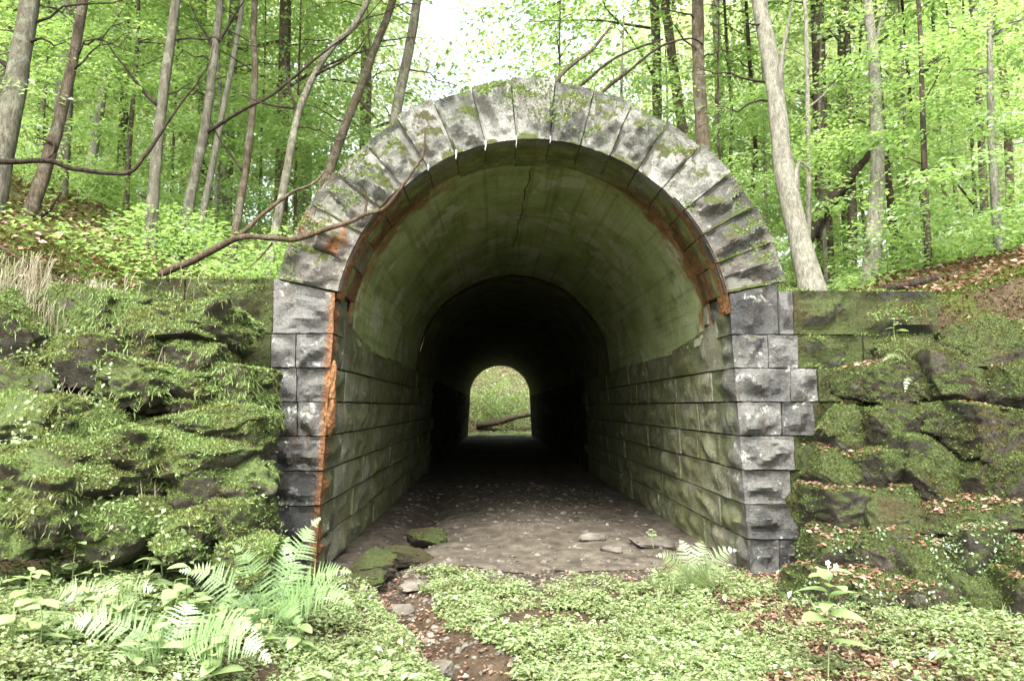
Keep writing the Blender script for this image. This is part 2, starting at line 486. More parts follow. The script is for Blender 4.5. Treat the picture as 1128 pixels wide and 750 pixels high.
M_SOIL = ground_mat()
M_BANK = bank_mat()
M_FLOOR = simple('tunnel_floor', (0.028, 0.023, 0.016), (0.072, 0.060, 0.043), 5, 0.85, 0.9, 0.3, None, (0.125, 0.112, 0.088))
M_PEBBLE = simple('pebble', (0.035, 0.03, 0.023), (0.095, 0.085, 0.067), 3, 0.8, 0.5, 0.3, None, (0.21, 0.195, 0.165))

# ---------------------------------------------------------------- setting: terrain
ZC = 2.39          # arch centre height
R_IN = 2.00
R_OUT = 2.60


def gully_x(y):
    return -1.45 + 0.33 * np.clip(-np.asarray(y, float), -3, 4)


def zfront(x, y):
    x, y = np.broadcast_arrays(np.asarray(x, float), np.asarray(y, float))
    n = fbm2(x, y, 1.1, 3) * 0.05 + fbm2(x, y, 4.0, 9) * 0.018
    z = n - 0.13 * np.exp(-((x - gully_x(y)) / 0.22) ** 2)
    z = z + 0.16 * sstep(1.6, 2.8, x) * sstep(-0.2, -1.2, y) + 0.34 * sstep(-1.6, -3.2, x) * sstep(-0.4, -1.4, y)
    capL = 2.90 + 0.30 * np.maximum(0, -4.0 - x) + fbm2(x, y, 0.9, 21) * 0.10
    yl = 0.55 - 0.50 * np.maximum(0, -3.6 - x)
    zl = np.minimum(capL + 1.5 * (y - yl) + fbm2(x, y, 1.3, 31) * 0.16, capL + 0.18 * np.clip(y - yl, 0, 9))
    zl = np.where(x < 0, zl, -9)
    capR = 2.75 + 0.24 * np.maximum(0, x - 4.0) + fbm2(x, y, 0.9, 41) * 0.08
    yr = 0.55 - 0.55 * np.maximum(0, x - 3.7)
    zr = np.minimum(capR + 1.5 * (y - yr) + fbm2(x, y, 1.3, 51) * 0.14, capR + 0.10 * np.clip(y - yr, 0, 9))
    zr = np.where(x > 0, zr, -9)
    fl = sstep(-2.75, -3.15, x); fr = sstep(2.75, 3.2, x)
    z = np.where(x < 0, z + np.maximum(zl - z, 0) * fl, z + np.maximum(zr - z, 0) * fr)
    return z


def zhill(x, y):
    x, y = np.broadcast_arrays(np.asarray(x, float), np.asarray(y, float))
    capL = 2.90 + 0.30 * np.clip(-4.0 - x, 0, 14) + fbm2(x, y, 0.9, 21) * 0.10
    yl = 0.55 - 0.50 * np.maximum(0, -3.6 - x)
    zl = capL + 0.18 * np.clip(y - yl, 0, 9) + 0.05 * np.clip(y - 9, 0, 40)
    capR = 2.75 + 0.24 * np.clip(x - 4.0, 0, 10) + fbm2(x, y, 0.9, 41) * 0.08
    yr = 0.55 - 0.55 * np.maximum(0, x - 3.7)
    zr = capR + 0.10 * np.clip(y - yr, 0, 4) - 0.015 * np.clip(y - 6, 0, 30)
    z = np.where(x < 0, zl, zr)
    m = ZC + 2.50 * np.sqrt(np.maximum(0, 1 - (x / 2.60) ** 2)) + fbm2(x, y, 2.0, 61) * 0.05
    m = np.where(np.abs(x) < 2.60, m, 0)
    m = m + np.where(np.abs(x) < 3.6, 0.0, 0)
    wide = 4.7 - 1.35 * np.maximum(0, np.abs(x) - 1.35)
    return np.maximum(np.maximum(z, m), np.where(y > 1.4, np.minimum(wide, 4.7), 0))


def grid_mesh(name, xs, ys, fn, mat):
    X, Y = np.meshgrid(xs, ys)
    Z = fn(X, Y)
    v = np.stack([X.ravel(), Y.ravel(), Z.ravel()], 1)
    nx, ny = len(xs), len(ys)
    i = np.arange(ny - 1)[:, None] * nx; j = np.arange(nx - 1)[None, :]
    f = np.stack([i + j, i + j + 1, i + nx + j + 1, i + nx + j], -1).reshape(-1, 4)
    return make_mesh(name, v, f, mat)


def graded(lo, hi, a, b, fine, coarse):
    parts = []
    if lo < a:
        parts.append(np.linspace(lo, a, max(2, int((a - lo) / coarse)))[:-1])
    parts.append(np.linspace(a, b, int((b - a) / fine) + 1))
    if hi > b:
        parts.append(np.linspace(b, hi, max(2, int((hi - b) / coarse)))[1:])
    return np.concatenate(parts)


ground = obj('ground', grid_mesh('ground', graded(-70, 70, -6.5, 6.5, 0.07, 2.5), graded(-60, 0.42, -5.5, 0.42, 0.06, 2.5), zfront, M_BANK), kind='structure')
hill = obj('hillside', grid_mesh('hillside', graded(-80, 80, -9, 9, 0.16, 2.5), graded(0.36, 43.0, 0.36, 6, 0.12, 1.2), zhill, M_BANK), kind='structure')


def zfloor(x, y):
    x, y = np.broadcast_arrays(np.asarray(x, float), np.asarray(y, float))
    z = fbm2(x, y, 1.1, 3) * 0.05 + fbm2(x, y, 4.0, 9) * 0.022 + 0.012 - 0.006 * np.clip(y, 0, 50)
    z = z - 0.16 * np.exp(-((x + 1.45 + 0.05 * np.sin(y)) / 0.25) ** 2) * sstep(12, 4, y) + 0.10 * np.exp(-((x - 0.2) / 1.0) ** 2) * sstep(0.2, 2.5, y) * sstep(14, 6, y)
    return z


obj('tunnel_floor', grid_mesh('tunnel_floor', np.linspace(-2.3, 2.3, 60), graded(0.30, 43.2, 0.30, 10, 0.08, 0.6), zfloor, M_FLOOR), kind='structure')


def zbeyond(x, y):
    x, y = np.broadcast_arrays(np.asarray(x, float), np.asarray(y, float))
    z = -0.30 + fbm2(x, y, 0.8, 71) * 0.12 + 0.02 * np.clip(y - 43, 0, 50)
    z = z + 0.62 * np.clip(y - 47.5 - 0.4 * x, 0, 14)
    side = 1.1 * np.clip(np.abs(x) - 3.0, 0, 7) * sstep(43.0, 44.0, y)
    return z + side


obj('ground_beyond', grid_mesh('ground_beyond', graded(-80, 80, -8, 8, 0.3, 3.0), graded(43.0, 130, 43.0, 56, 0.3, 3.0), zbeyond, M_SOIL), kind='structure')


def zany(x, y):
    if y < 0.36:
        return float(zfront(x, y).ravel()[0])
    if y < 43:
        return float(zhill(x, y).ravel()[0])
    return float(zbeyond(x, y).ravel()[0])


# ---------------------------------------------------------------- block builder
def block(fmap, n, bulge, seed, margin=0.18, jitter=0.006, edge=0.5):
    """subdivided box through fmap(u,v,w) in 0..1; faces swell outward like quarry-faced ashlar"""
    nx, ny, nz = n
    idx = {}
    uvw = []
    faces = []

    def vid(i, j, k):
        key = (i, j, k)
        if key not in idx:
            idx[key] = len(uvw)
            uvw.append((i / nx, j / ny, k / nz))
        return idx[key]
    for i in range(nx):
        for j in range(ny):
            faces.append((vid(i, j, 0), vid(i, j + 1, 0), vid(i + 1, j + 1, 0), vid(i + 1, j, 0)))
            faces.append((vid(i, j, nz), vid(i + 1, j, nz), vid(i + 1, j + 1, nz), vid(i, j + 1, nz)))
    for i in range(nx):
        for k in range(nz):
            faces.append((vid(i, 0, k), vid(i + 1, 0, k), vid(i + 1, 0, k + 1), vid(i, 0, k + 1)))
            faces.append((vid(i, ny, k), vid(i, ny, k + 1), vid(i + 1, ny, k + 1), vid(i + 1, ny, k)))
    for j in range(ny):
        for k in range(nz):
            faces.append((vid(0, j, k), vid(0, j, k + 1), vid(0, j + 1, k + 1), vid(0, j + 1, k)))
            faces.append((vid(nx, j, k), vid(nx, j + 1, k), vid(nx, j + 1, k + 1), vid(nx, j, k + 1)))
    u = np.array(uvw)
    p = fmap(u[:, 0], u[:, 1], u[:, 2])
    c = p.mean(0)
    q = p.copy()
    nz_ = fbm(p * 3.3 + seed * 7.31, seed, 4)
    rg = np.abs(fbm(p * 6.5 + seed * 3.7, seed + 5, 3))
    e = np.minimum(u, 1 - u)
    for ax in range(3):
        o = [a for a in range(3) if a != ax]
        m = sstep(0, margin, e[:, o[0]]) * sstep(0, margin, e[:, o[1]])
        for s in (0, 1):
            sel = (u[:, ax] == s)
            if not sel.any() or bulge[ax][s] == 0:
                continue
            eps = np.array([1e-3 if ax == a else 0 for a in range(3)])
            um = np.array([0.5, 0.5, 0.5]); um[ax] = s
            a1 = fmap(*[np.array([t]) for t in um])[0]
            um2 = um.copy(); um2[ax] = s - 0.05 * (1 if s else -1)
            a0 = fmap(*[np.array([t]) for t in um2])[0]
            nrm = (a1 - a0) / (np.linalg.norm(a1 - a0) + 1e-9)
            rk = np.random.default_rng(seed * 13 + ax * 2 + s)
            fa, fb = u[:, o[0]] * 2 - 1, u[:, o[1]] * 2 - 1
            fac = np.min([rk.uniform(0.25, 1.2) + rk.uniform(-1.2, 1.2) * fa + rk.uniform(-1.2, 1.2) * fb for _ in range(8)], axis=0)
            d = bulge[ax][s] * m * np.clip(fac + 0.45 * nz_ - 0.5 * rg + 0.25, -0.3, 1.5)
            q[sel] += (nrm[None] * d[:, None])[sel]
    on_edge = ((u == 0) | (u == 1)).sum(1) >= 2
    jit = np.stack([vnoise(p * 17, seed + k) for k in range(3)], 1) * jitter
    q += jit * np.where(on_edge, 1.0, edge)[:, None]
    return q, np.array(faces)


def tri_map(c8):
    c8 = np.asarray(c8, float)      # order: index = 4*w + 2*v + u

    def f(u, v, w):
        r = 0
        for k in range(8):
            a = (u if k & 1 else 1 - u) * (v if k & 2 else 1 - v) * (w if k & 4 else 1 - w)
            r = r + a[:, None] * c8[k]
        return r
    return f


# ---------------------------------------------------------------- the tunnel
tunnel = thing('stone_tunnel', (0, 0.2, 0), 'old stone arched tunnel mouth with rough voussoirs, dark green concrete vault inside', 'tunnel')


def xin(z):                                            # inner face of the side walls (battered)
    return R_IN + 0.14 * (1 - np.clip(z, 0, 2.6) / 2.6) ** 1.0


# arch ring: keystone and eight voussoirs a side
bounds = [85 - 9.15 * k for k in range(9)]
ring = [('key', 85, 95)] + [('r', bounds[k + 1], bounds[k]) for k in range(8)] + [('l', 180 - bounds[k], 180 - bounds[k + 1]) for k in range(8)]
rv = np.random.default_rng(3)
VOUS_SRC = []
for q, (side, a0, a1) in enumerate(ring):
    k = 0 if side == 'key' else (q - 1) % 8 + 1
    ro = R_OUT + rv.uniform(-0.03, 0.04) + (0.07 if side == 'key' else 0)
    y0 = rv.uniform(-0.015, 0.02) - (0.02 if side == 'key' else 0)
    dep = 0.84 + rv.uniform(-0.02, 0.02)
    if side == 'key':
        dep = 0.92
    g = 0.013

    def vm(u, v, w, a0=a0, a1=a1, ro=ro, y0=y0, dep=dep):
        r = R_IN + (ro - R_IN) * v
        gr = np.degrees(g / r) / 2
        a = np.radians((a1 - gr) * (1 - u) + (a0 + gr) * u)
        return np.stack([r * np.cos(a), y0 + dep * w, ZC + r * np.sin(a)], 1)
    vv, ff = block(vm, (13, 17, 8), ((0, 0), (0.0, 0.03), (0.13, 0)), 100 + q, 0.10)
    mat = M_VOUSSOIR if k < 6 else M_VOUSSOIR_LOW
    if side == 'l' and k == 7:
        mat = M_VOUSSOIR_RUST
    VOUS_SRC.append((vv, ff[:, ::-1]))
    o = obj('keystone' if side == 'key' else 'voussoir', make_mesh('voussoir', vv, ff[:, ::-1], mat, True, 28), tunnel)
    if side == 'key':
        o['label'] = 'keystone standing slightly proud at the crown of the arch'
    elif side == 'l' and k == 7:
        o['label'] = 'voussoir stained rust orange'

def mortar_map(u, v, w):
    an = np.radians(bounds[8] + (180 - 2 * bounds[8]) * (1 - u))
    r_ = R_IN + 0.022 + (R_OUT - R_IN - 0.09) * v
    return np.stack([r_ * np.cos(an), 0.035 + 0.74 * w, ZC + r_ * np.sin(an)], 1)


vv, ff = block(mortar_map, (72, 2, 2), ((0, 0), (0, 0), (0, 0)), 5, jitter=0.004)
obj('ring_mortar', make_mesh('ring_mortar', vv, ff[:, ::-1], M_JOINT, True, 40), tunnel)
ZTOP = 2.72
H = 0.34
# springer course top follows the first radial joint; front quoins, two faces each
sp_in = (R_IN * math.cos(math.radians(bounds[8])), ZC + R_IN * math.sin(math.radians(bounds[8])))
sp_out = (R_OUT * math.cos(math.radians(bounds[8])), ZC + R_OUT * math.sin(math.radians(bounds[8])))
rq = np.random.default_rng(11)
QW_R = [0.36, 0.56, 0.50, 0.54, 0.42, 0.52, 0.30, 0.42]
QW_L = [0.52, 0.56, 0.55, 0.54, 0.27, 0.29, 0.30, 0.54]
EXTRA = {(1, 4): 0.32, (1, 5): 0.27, (1, 6): 0.30, (1, 7): 0.14, (1, 0): 0.34, (-1, 4): 0.28, (-1, 5): 0.28, (-1, 6): 0.24, (-1, 3): 0.22, (-1, 1): 0.2}
ql = []


def put_block(name, c8, n, bulge, seed, mat, parent, margin=0.16, label=None):
    vv, ff = block(tri_map(c8), n, bulge, seed, margin)
    o = obj(name, make_mesh(name, vv, ff, mat, True, 28), parent)
    if label:
        o['label'] = label
    return o


def box8(x0, x1, y0, y1, z0, z1):
    return [(x0 if not k & 1 else x1, y0 if not k & 2 else y1, z0 if not k & 4 else z1) for k in range(8)]


qdepth = {}
for s in (1, -1):
    for c in range(8):
        z0, z1 = c * H + 0.006, (c + 1) * H - 0.006
        w = (QW_R if s > 0 else QW_L)[c]
        dep = [0.5, 0.85][c % 2] + rq.uniform(-0.08, 0.08)
        qdepth[(s, c)] = dep
        xa0, xa1 = xin(z0), xin(z1)
        xb = 2.07 + w
        yf = rq.uniform(-0.012, 0.012)
        zt_in, zt_out = z1, z1
        if c == 7:
            zt_in, zt_out = sp_in[1] - 0.008, sp_in[1] + (xb - sp_in[0]) * math.tan(math.radians(bounds[8])) - 0.008
        c8 = []
        for k in range(8):
            x = (xb if k & 1 else (xa1 if k & 4 else xa0))
            y = dep if k & 2 else yf
            z = ((zt_out if k & 1 else zt_in) if k & 4 else z0)
            c8.append((s * x, y, z))
        if s < 0:
            c8 = [c8[k ^ 1] for k in range(8)]
            bl = ((0, 0.06), (0.12, 0), (0, 0))
        else:
            bl = ((0.06, 0), (0.12, 0), (0, 0))
        put_block('quoin', c8, (14, 12, 10), bl, 300 + c + (50 if s > 0 else 0), M_QUOIN, tunnel, 0.17)

for (s, c), w in EXTRA.items():
    W_ = QW_R if s > 0 else QW_L
    x0 = 2.07 + W_[c] + 0.012
    z1 = (c + 1) * H - 0.006
    if c == 7:
        z1 = ZTOP + 0.1
    c8 = box8(*sorted((s * x0, s * (x0 + w))), rq.uniform(-0.01, 0.015), 0.5, c * H + 0.006, z1)
    put_block('quoin', c8, (8, 4, 9), ((0, 0), (0.10, 0), (0, 0)), 390 + c + (9 if s > 0 else 0), M_QUOIN, tunnel, 0.17)
    W_[c] += w + 0.012

# side wall lining stones, rough course by course
rw = np.random.default_rng(5)
LEN_STONES = 13.0


def wall_top(y):
    return 2.40 + 0.18 * float(sstep(2.4, 0.5, y))


for s in (1, -1):
    for c in range(7):
        y = qdepth[(s, c)] + 0.008
        while y < LEN_STONES:
            L = rw.uniform(0.75, 1.25)
            y1 = y + L
            z0 = c * H + 0.010 - (0.006 * y if c == 0 else 0)
            z1a = (c + 1) * H - 0.010; z1b = z1a
            if c == 6:
                z1a, z1b = wall_top(y), wall_top(y1)
            off = rw.uniform(-0.015, 0.012)
            c8 = []
            for k in range(8):
                yy = y1 - 0.006 if k & 2 else y
                zz = (z1b if k & 2 else z1a) if k & 4 else z0
                xx = (xin(zz) + 0.4) if k & 1 else xin(zz) + off
                c8.append((s * xx, yy, zz))
            if s < 0:
                c8 = [c8[k ^ 1] for k in range(8)]
            bl = ((0.055, 0), (0, 0), (0, 0)) if s > 0 else ((0, 0.055), (0, 0), (0, 0))
            near = y < 7
            put_block('wall_stone', c8, (2, 15 if near else 6, 8 if near else 3), bl, int(rw.integers(1, 9999)), M_WALL, tunnel, 0.2)
            y = y1 + 0.006
    # top strip stones at front between quoin 8 and the vault
    c8 = []
    for k in range(8):
        yy = 0.98 if k & 2 else qdepth[(s, 7)] + 0.006
        zz = (sp_in[1] - 0.01) if k & 4 else wall_top(0.9) + 0.01
        xx = (R_IN + 0.4) if k & 1 else R_IN - 0.012
        c8.append((s * xx, yy, zz))
    if s < 0:
        c8 = [c8[k ^ 1] for k in range(8)]
    put_block('wall_stone', c8, (2, 4, 3), ((0.02, 0), (0, 0), (0, 0)) if s > 0 else ((0, 0.02), (0, 0), (0, 0)), 77, M_WALL, tunnel, 0.2)


# far lining beyond the stones that can be told apart
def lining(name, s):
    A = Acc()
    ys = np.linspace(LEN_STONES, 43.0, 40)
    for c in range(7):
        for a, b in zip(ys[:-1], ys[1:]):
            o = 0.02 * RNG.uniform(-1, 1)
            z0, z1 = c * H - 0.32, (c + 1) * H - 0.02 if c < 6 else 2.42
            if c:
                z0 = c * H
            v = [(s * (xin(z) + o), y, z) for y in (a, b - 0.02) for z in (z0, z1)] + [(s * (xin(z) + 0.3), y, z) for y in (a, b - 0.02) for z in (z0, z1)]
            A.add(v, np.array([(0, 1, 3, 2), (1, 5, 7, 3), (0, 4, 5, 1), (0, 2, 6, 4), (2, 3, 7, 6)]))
    obj(name, A.mesh(name, M_SHADE_JOINT, False), tunnel, kind='stuff')


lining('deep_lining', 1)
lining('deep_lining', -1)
# packing behind the wall joints so no light leaks through
for s in (1, -1):
    vv, ff = block(tri_map(box8(*sorted((s * 2.32, s * 2.62)), 0.10, 43.0, -0.6, 2.7)), (1, 1, 1), ((0, 0), (0, 0), (0, 0)), 1, jitter=0)
    obj('wall_core', make_mesh('wall_core', vv, ff, M_MORTAR, False), tunnel)


# concrete vault with board marks, stepping in at a construction joint
def vault(name, y0, y1, r, zbot, nb, ny, groove, mat=M_VAULT):
    ab = math.asin((zbot - ZC) / r)
    ang, off = [], []
    prof = np.random.default_rng(17)
    for k in range(nb):
        a0 = ab + (math.pi - 2 * ab) * k / nb; a1 = ab + (math.pi - 2 * ab) * (k + 1) / nb
        o = prof.uniform(-0.003, 0.003) if groove else 0
        for t in (0.06, 0.94):
            ang.append(a0 + (a1 - a0) * t); off.append(o)
    ang = np.array(ang); off = np.array(off)
    ys = np.linspace(y0, y1, ny)
    rr = r + off
    A, Y = np.meshgrid(ang, ys)
    Rr = np.broadcast_to(rr, A.shape)
    Rr = Rr + 0.008 * np.sin(A * 5.0 + Y * 0.9) + 0.006 * np.sin(A * 9.0 - Y * 1.7)
    v = np.stack([Rr * np.cos(A), Y, ZC + Rr * np.sin(A)], -1).reshape(-1, 3)
    n = len(ang)
    i = np.arange(ny - 1)[:, None] * n; j = np.arange(n - 1)[None, :]
    f = np.stack([i + j, i + j + 1, i + n + j + 1, i + n + j], -1).reshape(-1, 4)
    me = make_mesh(name, v, f, mat, True, 40)
    return obj(name, me, tunnel)


vault('vault', 0.70, 8.45, R_IN + 0.012, 2.36, 64, 44, False)
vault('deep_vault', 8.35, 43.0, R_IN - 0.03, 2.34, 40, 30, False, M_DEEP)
# joint ring at the step
ja = np.linspace(0.02, math.pi - 0.02, 60)
v = np.concatenate([np.stack([r * np.cos(ja), np.full(60, 8.35), ZC + r * np.sin(ja)], 1) for r in (R_IN - 0.03, R_IN + 0.08)])
f = np.array([(k, k + 1, 60 + k + 1, 60 + k) for k in range(59)])
obj('joint_ring', make_mesh('joint_ring', v, f, M_SHADE_JOINT), tunnel)
# crown crack
cy = np.linspace(0.95, 5.5, 26)
cx = 0.02 + 0.02 * vnoise(np.stack([cy * 2.1, cy * 0, cy * 0], 1), 3) + 0.012 * vnoise(np.stack([cy * 7, cy * 0, cy * 0], 1), 4) - 0.02 * (cy - 1)
cw = 0.006 * (1 + 0.5 * vnoise(np.stack([cy * 5, cy * 0, cy * 0], 1), 8))
zc_ = ZC + np.sqrt((R_IN - 0.004) ** 2 - cx ** 2)
v = np.concatenate([np.stack([cx - cw, cy, zc_], 1), np.stack([cx + cw, cy, zc_], 1)])
obj('crack', make_mesh('crack', v, np.array([(k, k + 1, 27 + k, 26 + k) for k in range(25)]), M_CRACK), tunnel, label='rusty crack along the crown of the vault')

# iron crust running down the left arris and lime drips under the ring
def crust(name, fpos, n1, n2, amp, seed, label=None, base=0.85):
    """sheet over (a, b) in 0..1: fpos gives position and outward normal"""
    A_, B_ = np.meshgrid(np.linspace(0, 1, n1), np.linspace(0, 1, n2), indexing='ij')
    a_, b_ = A_.ravel(), B_.ravel()
    wob = fbm(np.stack([a_ * 14, a_ * 0, a_ * 0], 1), seed, 3)
    w2 = fbm(np.stack([a_ * 17, a_ * 0 + 3, a_ * 0], 1), seed + 4, 3)
    edge = sstep(0.10 + 0.16 * w2, 0.42 + 0.16 * w2, b_) * sstep(1.0, 0.62 + 0.22 * wob, b_) * sstep(0, 0.03, a_) * sstep(1, 0.96, a_)
    p, nrm = fpos(a_, b_)
    h = edge * (base + 0.4 * fbm(p * 9, seed + 1, 3) + 0.55 * fbm(p * 38, seed + 2, 3) + 1.3 * np.maximum(0, np.sin(p[:, 2] / H * 6.283 + 1.0)) * sstep(1.3, 1.6, p[:, 2]) * sstep(2.4, 2.1, p[:, 2]))
    v = p + nrm * (amp * h - 0.012)[:, None]
    i = np.arange(n1 - 1)[:, None] * n2; j = np.arange(n2 - 1)[None, :]
    f = np.stack([i + j, i + j + 1, i + n2 + j + 1, i + n2 + j], -1).reshape(-1, 4)
    o = obj(name, make_mesh(name, v, f, M_CRUST), tunnel)
    if label:
        o['label'] = label


def reveal(a, b):
    z = 0.0 + 2.80 * a
    t = b * 0.36 - 0.03 + 0.030 * fbm(np.stack([z * 3.1, z * 0, z * 0], 1), 77, 4)                      # wraps from the front face round the arris into the tunnel
    x = -(xin(z)) - np.maximum(0, -t) + 0.004 + 0.012 * sstep(0.01, 0.06, t)
    y = np.maximum(t, 0) - 0.02
    n = np.stack([np.where(t > 0, 1.0, 0.35), np.where(t > 0.02, -0.15, -0.9), 0 * a], 1)
    return np.stack([x, y, z], 1), n


def ringside(a0, a1):
    def f(a, b):
        an = np.radians(a0 + (a1 - a0) * a)
        y = b * 0.36 - 0.03
        rr = R_IN - 0.006 * sstep(0, 0.1, y)
        return np.stack([rr * np.cos(an), y, ZC + rr * np.sin(an)], 1), np.stack([-np.cos(an), 0 * a - 0.2, -np.sin(an)], 1)
    return f


crust('iron_crust', ringside(170, 132), 110, 16, 0.014, 8)
crust('iron_crust', ringside(6, 44), 110, 16, 0.010, 12)
for a, l in ((95, 0.09), (104.2, 0.07), (85, 0.04), (113.3, 0.06), (122.5, 0.03)):
    a = math.radians(a)
    b = np.array((R_IN * math.cos(a), -0.01, ZC + R_IN * math.sin(a) + 0.04))
    v, fs = tube([b, b + (0.003, 0, -0.04 - l * 0.35), b + (-0.004, 0, -0.04 - l * 0.7), b + (0.004, 0, -0.04 - l)], [0.010, 0.006, 0.004, 0.0015], 6, 0.5, 3)
    obj('lime_drip', make_mesh('lime_drip', v, fs, M_LIME), tunnel)

# far portal headwall
A = Acc()
n = 24
prof = [(-(R_IN + 0.10), -0.6)] + [((R_IN - 0.05) * math.cos(t), ZC + (R_IN - 0.05) * math.sin(t)) for t in np.linspace(math.pi, 0, n)] + [(R_IN + 0.10, -0.6)]
outer = [(-6.5, -0.6)] + [(-6.5 + 13.0 * k / (n - 1), 5.2) for k in range(n)] + [(6.5, -0.6)]
v = [(x, y, z) for y in (42.9, 43.5) for x, z in prof] + [(x, y, z) for y in (42.9, 43.5) for x, z in outer]
m = n + 2
f = []
for k in range(m - 1):
    f += [(k, k + 1, m + k + 1, m + k), (2 * m + k, 3 * m + k, 3 * m + k + 1, 2 * m + k + 1), (m + k, m + k + 1, 3 * m + k + 1, 3 * m + k), (k, 2 * m + k, 2 * m + k + 1, k + 1)]
A.add(v, np.array(f))
obj('far_headwall', A.mesh('far_headwall', M_QUOIN, False), tunnel)

# ---------------------------------------------------------------- wing walls beside the ring (mossy ashlar)
wall_l = thing('wing_wall', (-3.2, 0.2, 0), 'low wing wall of green mossy blocks left of the arch', 'wall')
wall_r = thing('wing_wall', (3.6, 0.2, 0), 'wing wall of brownish mossy blocks with flat top right of the arch', 'wall')
rg = np.random.default_rng(23)
MOSS_SRC_L, MOSS_SRC_R = [], []


def wing(s, widths, parent, x_end, cut):
    for c in range(8):
        x = 2.07 + widths[c] + 0.010
        z0, z1 = c * H + 0.006, (c + 1) * H - 0.006
        if c == 7:
            z1 = 2.83 if s > 0 else 2.93
        while x < x_end[c]:
            L = min(rg.uniform(0.35, 0.65) if c < 6 else rg.uniform(0.5, 1.0), max(0.2, x_end[c] - x))
            off = rg.uniform(-0.01, 0.03)
            x1 = x + L
            zt0 = zt1 = z1
            if c == 7:
                zt0 = min(z1, 2.9) ; zt1 = zt0
            zb = z0
            c8 = []
            for k in range(8):
                xx = s * (x1 if k & 1 else x); yy = 0.55 if k & 2 else off
                zz_ = z1 if k & 4 else zb
                c8.append((xx, yy, zz_))
            if s < 0:
                c8 = [c8[k ^ 1] for k in range(8)]
            vv, ff = block(tri_map(c8), (13, 5, 10), ((0, 0), (0.14, 0), (0, 0.05)), int(rg.integers(1, 9999)), 0.18)
            obj('wall_block', make_mesh('wall_block', vv, ff, M_WING, True, 28), parent)
            (MOSS_SRC_L if s < 0 else MOSS_SRC_R).append((vv, ff))
            x = x1 + 0.010


wing(-1, QW_L, wall_l, [3.3, 3.3, 3.3, 3.4, 3.6, 3.8, 3.9, 3.95], 0)
wing(1, QW_R, wall_r, [3.3, 3.3, 3.4, 3.5, 3.7, 3.9, 4.1, 4.15], 0)


# ---------------------------------------------------------------- rubble wings
def rock(px0, px1, py0, py1, Y, thick, seed, sq=0.62, rough=0.16, tilt=0.0, cuts=9):
    c = P((px0 + px1) / 2, (py0 + py1) / 2, Y)
    m = MPP(Y)
    sx, sz, sy = (px1 - px0) * m / 2, (py1 - py0) * m / 2, thick / 2
    n = 20
    g = np.linspace(-1, 1, n + 1)
    A = {}
    vs = []; fs = []

    def vid(p):
        key = tuple(np.round(p, 5))
        if key not in A:
            A[key] = len(vs); vs.append(p)
        return A[key]
    for ax in range(3):
        for s in (-1, 1):
            o = [(ax + 1) % 3, (ax + 2) % 3]
            for i in range(n):
                for j in range(n):
                    quad = []
                    for di, dj in ((0, 0), (1, 0), (1, 1), (0, 1)):
                        p = [0, 0, 0]; p[ax] = s; p[o[0]] = g[i + di]; p[o[1]] = g[j + dj]
                        quad.append(vid(p))
                    fs.append(quad if s > 0 else quad[::-1])
    p = np.array(vs, float)
    sph = p / np.linalg.norm(p, axis=1, keepdims=True)
    q = p * sq + sph * (1 - sq) * 1.15
    q = q * (1 + rough * fbm(sph * 1.7 + seed * 5.3, seed, 4) + 0.5 * rough * np.abs(fbm(sph * 4.5 + seed, seed + 3, 3)))[:, None]
    rk = np.random.default_rng(seed)
    for _ in range(cuts):
        nn = rk.normal(0, 1, 3); nn /= np.linalg.norm(nn)
        hgt = rk.uniform(0.72, 1.0)
        ex = q @ nn - hgt
        q = q - np.maximum(ex, 0)[:, None] * nn * 0.85
    q = q * (1 + 0.05 * fbm(sph * 7 + seed, seed + 9, 4))[:, None]
    q = q * np.array((sx, sy, sz)) * 1.14
    a = tilt
    R = np.array(((math.cos(a), 0, math.sin(a)), (0, 1, 0), (-math.sin(a), 0, math.cos(a))))
    q = q @ R.T
    b = random.uniform(-0.25, 0.25)
    Rz = np.array(((math.cos(b), -math.sin(b), 0), (math.sin(b), math.cos(b), 0), (0, 0, 1)))
    q = q @ Rz.T + c
    return q, np.array(fs)


rub_l = thing('rubble_wall', (-3.8, -0.8, 0.2), 'tumbled rubble wall thick with moss left of the tunnel mouth', 'rubble wall')
rub_r = thing('rubble_wall', (3.6, -1.0, 0.2), 'stepped mossy rubble wall right of the tunnel mouth', 'rubble wall')


def YL(px, py):
    return -0.15 - np.clip((py - 300) / 260, 0, 1.3) * 1.25 - (290 - px) / 290 * 0.75


def YR(px, py):
    return -0.20 - np.clip((py - 380) / 290, 0, 1.2) * 1.25 - max(0, px - 900) / 228 * 0.75


